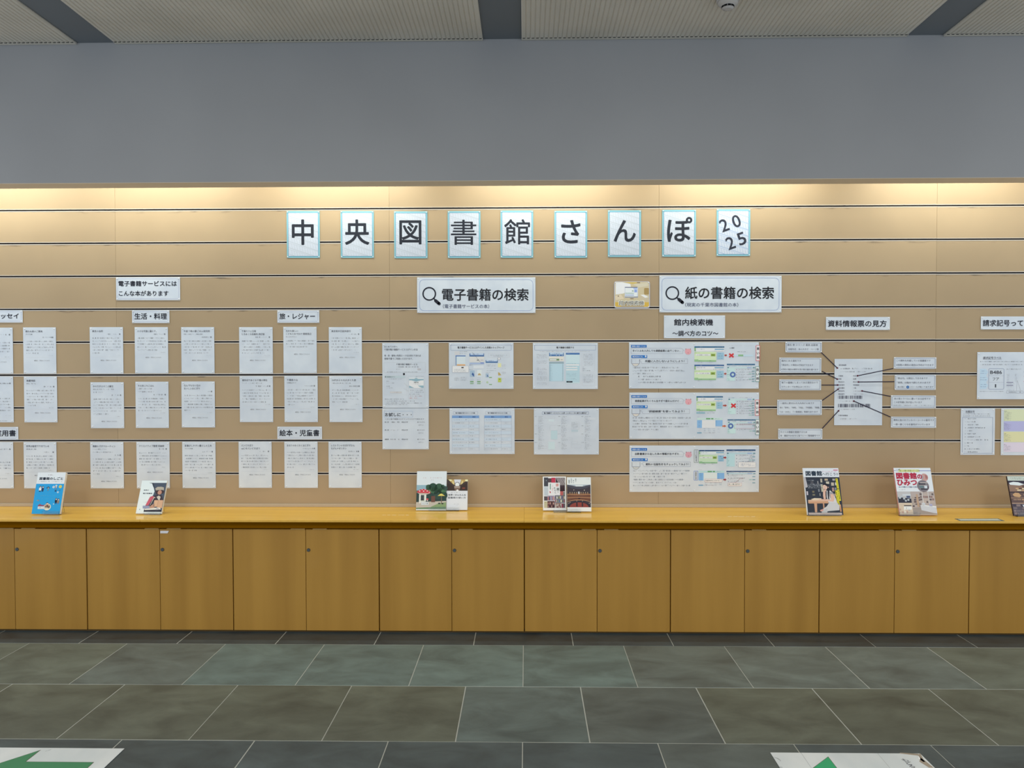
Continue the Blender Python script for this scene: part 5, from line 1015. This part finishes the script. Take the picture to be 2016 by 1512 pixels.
def d_lady(p, W, H):
    p.rect(0, 0, W, H, (228, 232, 244), 1); hh = H*.195; p.text('図書館', 7, H*.115, 45, (44, 58, 76), 13.5, .035, 4, 2); p.text('へ行こう!!', 53, H*.13, 44, (52, 62, 78), 8.5, .014, 4, 2)
    p.rect(85, H*.035, 98, H*.052, (206, 70, 112), 4); p.greek(54, 97, H*.075, 2, (214, 120, 150), 3, .05)
    DK = (46, 52, 66); p.rect(2, hh, 100, H, DK, 2); p.poly([(0, hh), (5, hh), (9, H*.4), (6, H*.42), (0, H*.42)], (190, 186, 192), 3)
    for a, b, w_, h_, c in ((46, 23, 5, 8, (190, 182, 166)), (58, 23, 9, 4, (196, 176, 150)), (80, 23, 7, 4, (180, 172, 176)), (37, 28, 3, 6, (150, 150, 156)), (61, 29, 9, 5, (206, 198, 180)), (75, 31, 8, 7, (196, 184, 166)), (86, 31, 6, 6, (206, 200, 200)), (46, 35, 5, 7, (190, 182, 160)), (46, 43, 7, 8, (196, 188, 166)), (37, 45, 4, 6, (130, 134, 142)), (76, 42, 6, 8, (176, 140, 132)), (84, 42, 4, 5, (140, 150, 170)), (20, 49, 6, 4, (120, 112, 92)), (20, 56, 7, 3, (130, 124, 104)), (80, 55, 10, 6, (160, 140, 140)), (40, 54, 2, 6, (170, 166, 160)), (18, 28, 8, 6, (84, 84, 92)), (52, 60, 3, 6, (150, 120, 116))):
        p.rect(a, H*b/100, a+w_, H*(b+h_)/100, c, 3)
    for yy, e in ((.265, 30), (.35, 50), (.375, 45), (.40, 45), (.425, 52)): p.greek(10, e, H*yy, 2.4, (206, 210, 220), int(yy*100), .02, 5)
    p.rect(4, H*.50, 8, H*.58, (206, 196, 206), 3)
    # table and chair
    p.poly([(6, H*.685), (60, H*.665), (66, H*.73), (6, H*.755)], (222, 184, 156), 5); p.poly([(6, H*.715), (62, H*.715), (62, H*.755), (8, H*.76)], (206, 158, 126), 6); p.poly([(22, H*.755), (30, H*.755), (28, H*.95), (22, H*.95)], (204, 160, 132), 5); p.rect(46, H*.755, 50, H*.86, (190, 146, 120), 5); p.rect(92, H*.78, 96, H*.93, (200, 150, 116), 5)
    p.poly([(14, H*.67), (24, H*.645), (44, H*.65), (42, H*.68), (22, H*.685)], (232, 214, 190), 7)
    # seated reader: white skirt, lace top, dark ponytail
    p.poly([(66, H*.72), (84, H*.72), (92, H*.80), (90, H*.90), (60, H*.92), (46, H*.94), (40, H*.90), (56, H*.82)], (206, 206, 210), 7); p.poly([(42, H*.90), (58, H*.86), (56, H*.95), (40, H*.96)], (196, 196, 200), 8); p.poly([(36, H*.90), (46, H*.87), (46, H*.91), (38, H*.93)], (214, 158, 148), 9)
    p.poly([(60, H*.49), (70, H*.48), (78, H*.54), (84, H*.66), (86, H*.74), (62, H*.74), (58, H*.60)], (216, 214, 218), 8); p.poly([(66, H*.51), (77, H*.52), (80, H*.60), (70, H*.66), (66, H*.60)], (168, 160, 164), 9)
    p.poly([(70, H*.56), (78, H*.56), (80, H*.66), (76, H*.72), (52, H*.70), (36, H*.685), (36, H*.665), (54, H*.67), (70, H*.68)], (228, 186, 168), 10)
    p.poly([(50, H*.50), (55, H*.45), (60, H*.47), (56, H*.56), (56, H*.66), (50, H*.67), (49, H*.60)], (226, 184, 166), 10)
    p.disc(60, H*.395, 8.0, (34, 34, 46), 9, 8.4); p.disc(57, H*.41, 6.2, (238, 200, 182), 10, 7.6); p.poly([(51, H*.36), (58, H*.325), (66, H*.345), (68, H*.44), (64, H*.40), (57, H*.365)], (34, 34, 46), 11)
    for ex in (54, 58.2): p.rect(ex, H*.402, ex+2, H*.408, (70, 50, 52), 12)
    p.poly([(56, H*.42), (57.4, H*.425), (56, H*.432)], (206, 150, 136), 12); p.rect(54.6, H*.442, 57.6, H*.448, (190, 84, 84), 12); p.disc(66, H*.415, 1.2, (226, 184, 166), 12, 1.8)
    p.poly([(64, H*.45), (69, H*.46), (66, H*.56), (65, H*.68), (62, H*.66), (62, H*.54)], (34, 36, 48), 12); p.poly([(57, H*.50), (60, H*.50), (58, H*.66), (55.5, H*.66)], (40, 42, 54), 11)
    for (a, b, c, d), t in (((88.5, .225, 94.5, .70), '新しいライブラリーの使い方と未来案内'), ((84, .48, 90, .80), '「集める」から広がる世界')):
        sh = 3.0; p.poly([(a, H*b), (c, H*b), (c+sh, H*d), (a+sh, H*d)], (240, 228, 60), 6)
        n = len(t); st = (d-b)*H/(n+1)
        for i, ch in enumerate(t): p.text(ch, a+1+sh*i/n, H*b+st*(i+.9), 3.9, (60, 56, 24), min(3.8, st*.85), .01, 9, 1)
    p.rect(4, H*.955, 96, H*.995, (214, 196, 192), 13)
def d_secret(p, W, H):
    p.rect(0, 0, W, H, (230, 234, 240), 1); RD = (184, 46, 76); x = lambda u, v: (u-200-(v-140)*.112)/900*100; y = lambda v: (v-140)/1155*H
    p.rect(66, y(203), 100, y(220), (140, 150, 200), 3); p.rect(0, y(203), 12, y(214), (140, 150, 200), 3); p.rrect(10, y(178), 70, y(245), 2.6, (222, 222, 160), 3); p.text('楽しい調べ学習シリーズ', 15, y(212), 50, (90, 120, 60), 4.4, .012, 4, 1)
    p.poly([(4, y(200)), (8, y(165)), (13, y(180)), (12, y(225)), (5, y(225))], (206, 214, 224), 4); p.line(12, y(190), 17, y(170), 1.4, (52, 64, 76), 5)
    p.text('図書館', 5, y(338), 54, RD, 16.5, .05, 4, 3); p.text('の', 61.5, y(358), 12, RD, 11.5, .05, 4, 3); p.text('ひみつ', 5, y(505), 52, RD, 15.5, .05, 4, 3)
    p.text('本の分類から司書の仕事まで', 7, y(615), 57, (70, 94, 130), 4.2, .014, 4, 1); p.greek(6, 12, y(680), 2.4, (110, 116, 130), 1, 0); p.greek(13, 26, y(680), 3, (84, 88, 100), 2, 0)
    p.disc(80, y(375), 10.2, (204, 160, 154), 3, 10.6); p.disc(73.5, y(375), 4, (170, 166, 172), 4, 6); p.poly([(82, y(310)), (88, y(330)), (89, y(400)), (83, y(420))], (176, 116, 114), 4)
    p.disc(73, y(590), 16.4, (170, 150, 150), 4, 16.6); p.disc(73, y(590), 15.2, (128, 122, 130), 5, 15.4)
    for k, (a, b, c, d, cl) in enumerate(((62, 520, 80, 560, (60, 60, 74)), (66, 500, 86, 520, (204, 190, 186)), (62, 575, 74, 640, (110, 130, 136)), (76, 580, 84, 650, (212, 220, 228)), (66, 650, 84, 680, (58, 52, 62)), (84, 600, 87, 660, (70, 60, 70)), (63, 560, 84, 572, (190, 170, 166)))): p.rect(a, y(b), c, y(d), cl, 6)
    yb = y(725); p.rect(0, yb, 100, H, (176, 168, 164), 3); p.rect(0, yb, 36, y(1000), (196, 194, 196), 4)
    p.poly([(1, y(860)), (36, y(900)), (36, y(1000)), (1, y(1000))], (52, 54, 68), 5)
    for a, b in ((6, 880), (11, 850), (17, 900), (24, 860), (28, 930), (21, 950)): p.disc(a, y(b), 3, (188, 196, 206), 6, 2.6)
    p.rect(14, y(790), 36, y(830), (210, 216, 224), 6); p.rect(24, y(830), 34, y(885), (80, 92, 124), 7)
    p.rect(0, y(1005), 36, H*.985, (214, 196, 176), 5); shelves(p, 1, y(1130), 35, H*.97, 2, 6, [(196, 160, 146), (150, 130, 130), (236, 226, 214), (170, 176, 190)], 6, .6); p.rrect(13, y(1085), 34, y(1165), 1, (236, 238, 238), 8); p.greek(17, 32, y(1130), 4, (100, 106, 112), 3, 0, 9); p.rect(14, y(1060), 34, y(1085), (70, 60, 60), 7)
    p.rect(36.5, yb, 100, H, (186, 172, 168), 4); p.poly([(36.5, y(1120)), (60, y(1105)), (100, y(1130)), (100, H), (36.5, H)], (162, 150, 144), 5)
    shelves(p, 37, y(850), 62, y(1105), 5, 4, [(108, 92, 90), (140, 124, 120), (88, 78, 82), (180, 166, 156)], 6, .9); shelves(p, 60, y(760), 98, y(1010), 4, 5, [(150, 120, 114), (112, 98, 98), (196, 178, 168)], 5, .8)
    p.rect(50, y(790), 55, y(1100), (190, 160, 136), 7); p.rect(66, yb, 68.4, y(1010), (214, 208, 206), 7); p.rect(82, yb, 84.6, y(1030), (206, 200, 200), 7)
    p.poly([(58, y(1065)), (64, y(1050)), (100, y(1105)), (100, y(1260)), (92, y(1250)), (59, y(1180))], (206, 208, 216), 8); p.poly([(58, y(1065)), (64, y(1050)), (100, y(1085)), (100, y(1115))], (236, 238, 242), 9); p.rect(82, y(1030), 90, y(1085), (176, 176, 210), 9); p.disc(67, y(1030), 5, (206, 208, 214), 9, 4)
    p.greek(50, 56, y(1268), 2, (90, 90, 96), 1, 0, 9); p.rect(0, H*.985, 100, H, (196, 182, 170), 9)
def d_brown(p, W, H):
    p.rect(0, 0, W, H, (104, 84, 82), 1); p.rect(0, 0, W, H*.115, (206, 214, 204), 2); p.greek(8, 92, H*.045, 2.6, (130, 138, 130), 1, .03); p.greek(10, 80, H*.075, 2.6, (130, 138, 130), 2, .03)
    p.rect(0, H*.115, W, H*.19, (52, 46, 64), 2); p.poly([(2, H*.17), (14, H*.145), (28, H*.155), (44, H*.21), (30, H*.24), (4, H*.22)], (232, 238, 240), 4); p.poly([(0, H*.22), (100, H*.27), (100, H*.40), (0, H*.40)], (150, 120, 104), 3)
    shelves(p, 8, H*.25, 98, H*.38, 3, 9, [(206, 170, 130), (150, 112, 90), (226, 206, 170), (96, 70, 66)], 5, .7)
    for a in (6, 36, 66): p.poly([(a, H*.47), (a+8, H*.42), (a+18, H*.43), (a+24, H*.50), (a+18, H*.54), (a+4, H*.52)], (206, 164, 122), 4)
    p.rect(0, H*.395, W, H*.415, (48, 38, 50), 5); p.rect(0, H*.55, W, H*.565, (176, 140, 112), 5); shelves(p, 6, H*.57, 98, H*.67, 2, 9, [(196, 156, 120), (120, 88, 80), (160, 130, 110)], 5, .6); p.rect(0, H*.68, W, H*.70, (190, 156, 130), 5)
    p.rect(0, H*.70, W, H, (92, 84, 96), 3); shelves(p, 2, H*.71, 98, H*.98, 4, 9, [(120, 110, 116), (70, 62, 76), (170, 150, 140), (140, 124, 124)], 4, .8); p.poly([(28, H*.73), (98, H*.74), (98, H*.83), (32, H*.82)], (212, 220, 232), 7); p.greek(36, 90, H*.78, 5, (120, 130, 150), 4, 0, 8)

bk = [('blue picture-covered book standing at the left end of the counter', 62.1, 117.6, 1011.6, 930.2, 16, .017, d_blue, (232, 236, 242)),
      ('white book with a painted reader in a pale hat, leaning back steeply', 267.2, 317.4, 1010.9, 946.2, 24, .013, d_paint, (236, 240, 244)),
      ('pale booklet with a photograph of a red spotted mushroom kiosk', 818.9, 878.0, 1004.6, 927.8, 14, .006, d_mush, (226, 234, 240)),
      ('white book with a golden vaulted hall on its upper cover, right of the mushroom booklet', 878.7, 920.0, 1003.9, 944, 14, .012, d_easy, (228, 232, 240)),
      ('white-framed book with a collage of shelves on its cover', 1069.0, 1115.2, 1004.8, 938.2, 13, .015, d_collage, (240, 240, 242)),
      ('book with a red-floored round reading room on its cover', 1117, 1164.4, 1006.8, 939.6, 13, .017, d_hall, (236, 240, 244)),
      ('magazine-like book with a seated woman at a desk and yellow strips', 1589.4, 1660.5, 1013.8, 921.6, 17, .010, d_lady, (228, 226, 224)),
      ('book with big red lettering and two round pictures on its cover', 1771.8, 1845.6, 1013.8, 921.2, 18, .012, d_secret, (206, 150, 150)),
      ('dark brown book of crowded shelves cut by the right frame edge', 1996.5, 2068, 1015, 937.6, 18, .012, d_brown, (60, 50, 56))]
B_ = [book(b[0], b[1], b[2], b[3], b[4], b[5], b[6], b[7], b[8]) for b in bk]
st = [([0], .10, 'clear acrylic easel holding the blue book', .15), ([1], .10, 'clear acrylic easel holding the white book with the painted reader', .13),
      ([2, 3], .19, 'clear acrylic easel shared by the mushroom booklet and its neighbour', .13), ([4, 5], .17, 'clear acrylic easel shared by the collage book and the reading-room book', .12),
      ([6], .20, 'clear acrylic easel holding the seated-woman book', .17), ([7], .12, 'clear acrylic easel holding the red-lettered book', .16), ([8], .12, 'clear acrylic easel holding the dark brown book at the right edge', .15)]
for ids, w_, lab, bkh in st:
    xs = [B_[i][4] for i in ids]; D = min(B_[i][1] for i in ids); ln = bk[ids[0]][5]; dmax = max(bk[i][6]+(B_[i][1]-D)*math.cos(math.radians(ln)) for i in ids)
    xc = sum(xs)/len(xs); off = {0: .035, 1: .025, 7: -.055, 8: -.03, 6: -.006}.get(ids[0], 0)
    stand(xc+off, w_, D-.001, ln, lab, min(bkh, (WALL_Y-D-.045)/max(.01, math.sin(math.radians(ln)))*.9), dmax)

# ------------------------------------------------------------------ arrow sheets taped to the floor
REF_FL = (206, 210, 212)
def floor_sheet(x0, x1, y0, y1, label, arrow_pts, seams_, fill, edge, extra=None):
    cx_, cy_ = (x0+x1)/2, (y0+y1)/2
    me = box('floor_sign', x0-cx_, x1-cx_, y0-cy_, y1-cy_, 0, .0010)
    o = link('floor_sign', me, M_floorpaper, None, (cx_, cy_, .0012)); tag(o, label, 'sign', 'arrow signs on the floor')
    def flat(nm, pts, z, m):
        return link(nm, slab(nm, [Vector((a-cx_, b-cy_, 0)) for a, b in pts], z, z+.0003), m, o)
    c0 = Vector((sum(a for a, b in arrow_pts)/len(arrow_pts), sum(b for a, b in arrow_pts)/len(arrow_pts), 0))
    big = []
    n = len(arrow_pts)
    for i in range(n):           # outline grown outwards by 4 mm
        p0, p1, p2 = (Vector((*arrow_pts[(i+j) % n], 0)) for j in (-1, 0, 1))
        e1, e2 = (p1-p0).normalized(), (p2-p1).normalized(); n1, n2 = Vector((-e1.y, e1.x, 0)), Vector((-e2.y, e2.x, 0)); b = (n1+n2); b = b/max(.35, b.length_squared)*2
        q = p1-b*.0018; big.append((q.x, q.y))
    flat('arrow_outline', big, .0010, M_redline); flat('arrow', arrow_pts, .0013, fill)
    for s0, s1 in seams_: flat('paper_seam', [(s0-.0007, y0), (s0+.0007, y0), (s1+.0007, y1), (s1-.0007, y1)], .0010, M_seam)
    return o, flat
M_floorpaper = principled('floor_sheet_paper', (.66, .70, .70), .45, .3); noise_mix(M_floorpaper, (.60, .65, .66), (.72, .75, .75), 5, detail=3, stretch=(1, .4, 1))
M_redline = principled('dark_red_outline', (.14, .02, .03), .6, .2); M_seam = principled('seam_grey', (.42, .44, .45), .6, .2)
GR1 = principled('green_print_faded', (.060, .24, .115), .5, .3); GR2 = principled('green_print_bright', (.040, .38, .165), .5, .3)
G = lambda px, py: at_z(px, py, .001)
tr0 = G(245, 1474); W0 = .60; e0 = G(77, 1478); e1 = G(0, 1503); e2 = G(51, 1500.5); e3 = G(184, 1501.5)
yc = (tr0.y*2-.42)/2
sl = (e1.y-e0.y)/(e1.x-e0.x); tipx = e0.x+(yc-e0.y)/sl
xi = (e0.x+e2.x)/2
def larrow(tipx, xi, yt, yc, sh, xe): return [(tipx, yc), (xi, 2*yc-yt), (xi, yc-sh), (xe, yc-sh), (xe, yc+sh), (xi, yc+sh), (xi, yt)]
o, flat = floor_sheet(tr0.x-W0, tr0.x, tr0.y-.42, tr0.y, 'white floor sheet with a faded green arrow, bottom left corner', larrow(tipx, xi, e0.y, yc, e2.y-yc, e3.x), [], GR1, M_redline)
flat('scuff_mark', [(tr0.x-.318, tr0.y-.030), (tr0.x-.306, tr0.y-.018), (tr0.x-.303, tr0.y-.012), (tr0.x-.313, tr0.y-.026)], .0010, M_black)
a, b = G(1516.5, 1482), G(1812, 1484.5); yt = a.y; yc = yt-.215
t0, t1, t2 = G(1630, 1491), G(1602, 1512), G(1647, 1512)
sl = (t1.y-t0.y)/(t1.x-t0.x)
o, flat = floor_sheet(a.x, b.x, yt-.43, yt, 'white floor sheet with a bright green arrow and a torn taped corner', larrow(t0.x+(yc-t0.y)/sl, (t0.x+t2.x)/2, t0.y, yc, .07, b.x-.12), [(G(1595, 1512).x, G(1578, 1484).x), (G(1747, 1512).x, G(1728, 1484).x)], GR2, M_redline)
def fp(*q): return [(G(x_, y_).x, G(x_, y_).y) for x_, y_ in q]
flat('tape_patch', fp((1771, 1484), (1809, 1488.5), (1808, 1485), (1772, 1482.5)), .0012, M_tapeb)
for q in (((1812, 1484), (1818, 1496), (1838, 1512), (1829, 1512), (1810, 1500), (1812, 1494), (1807, 1487)), ((1808, 1489), (1822, 1500), (1818, 1501), (1808, 1494))): flat('torn_tape', fp(*q), .0014, M_tapeb if q[0][0] == 1812 else M_pin)
for q in (((1523, 1491), (1532, 1493.5), (1537.5, 1498), (1535, 1500.5), (1536, 1498), (1531, 1495)), ((1535, 1510), (1540, 1511), (1541, 1512), (1536, 1512))): flat('lifted_tape', fp(*q), .0014, M_seam)
for i, ch in enumerate('もどる'):
    v, f, bb = glyphs(ch, 0, 2); k = .030; g = G(1781+i*6.5, 1497+i*6)
    V = [((bx-.45)*k+g.x-o.location.x, (by-.4)*k+g.y-o.location.y, 0) for bx, by in v]
    link('printed_mark', mesh('printed_mark', V, f), M_string, o, (0, 0, .0013))
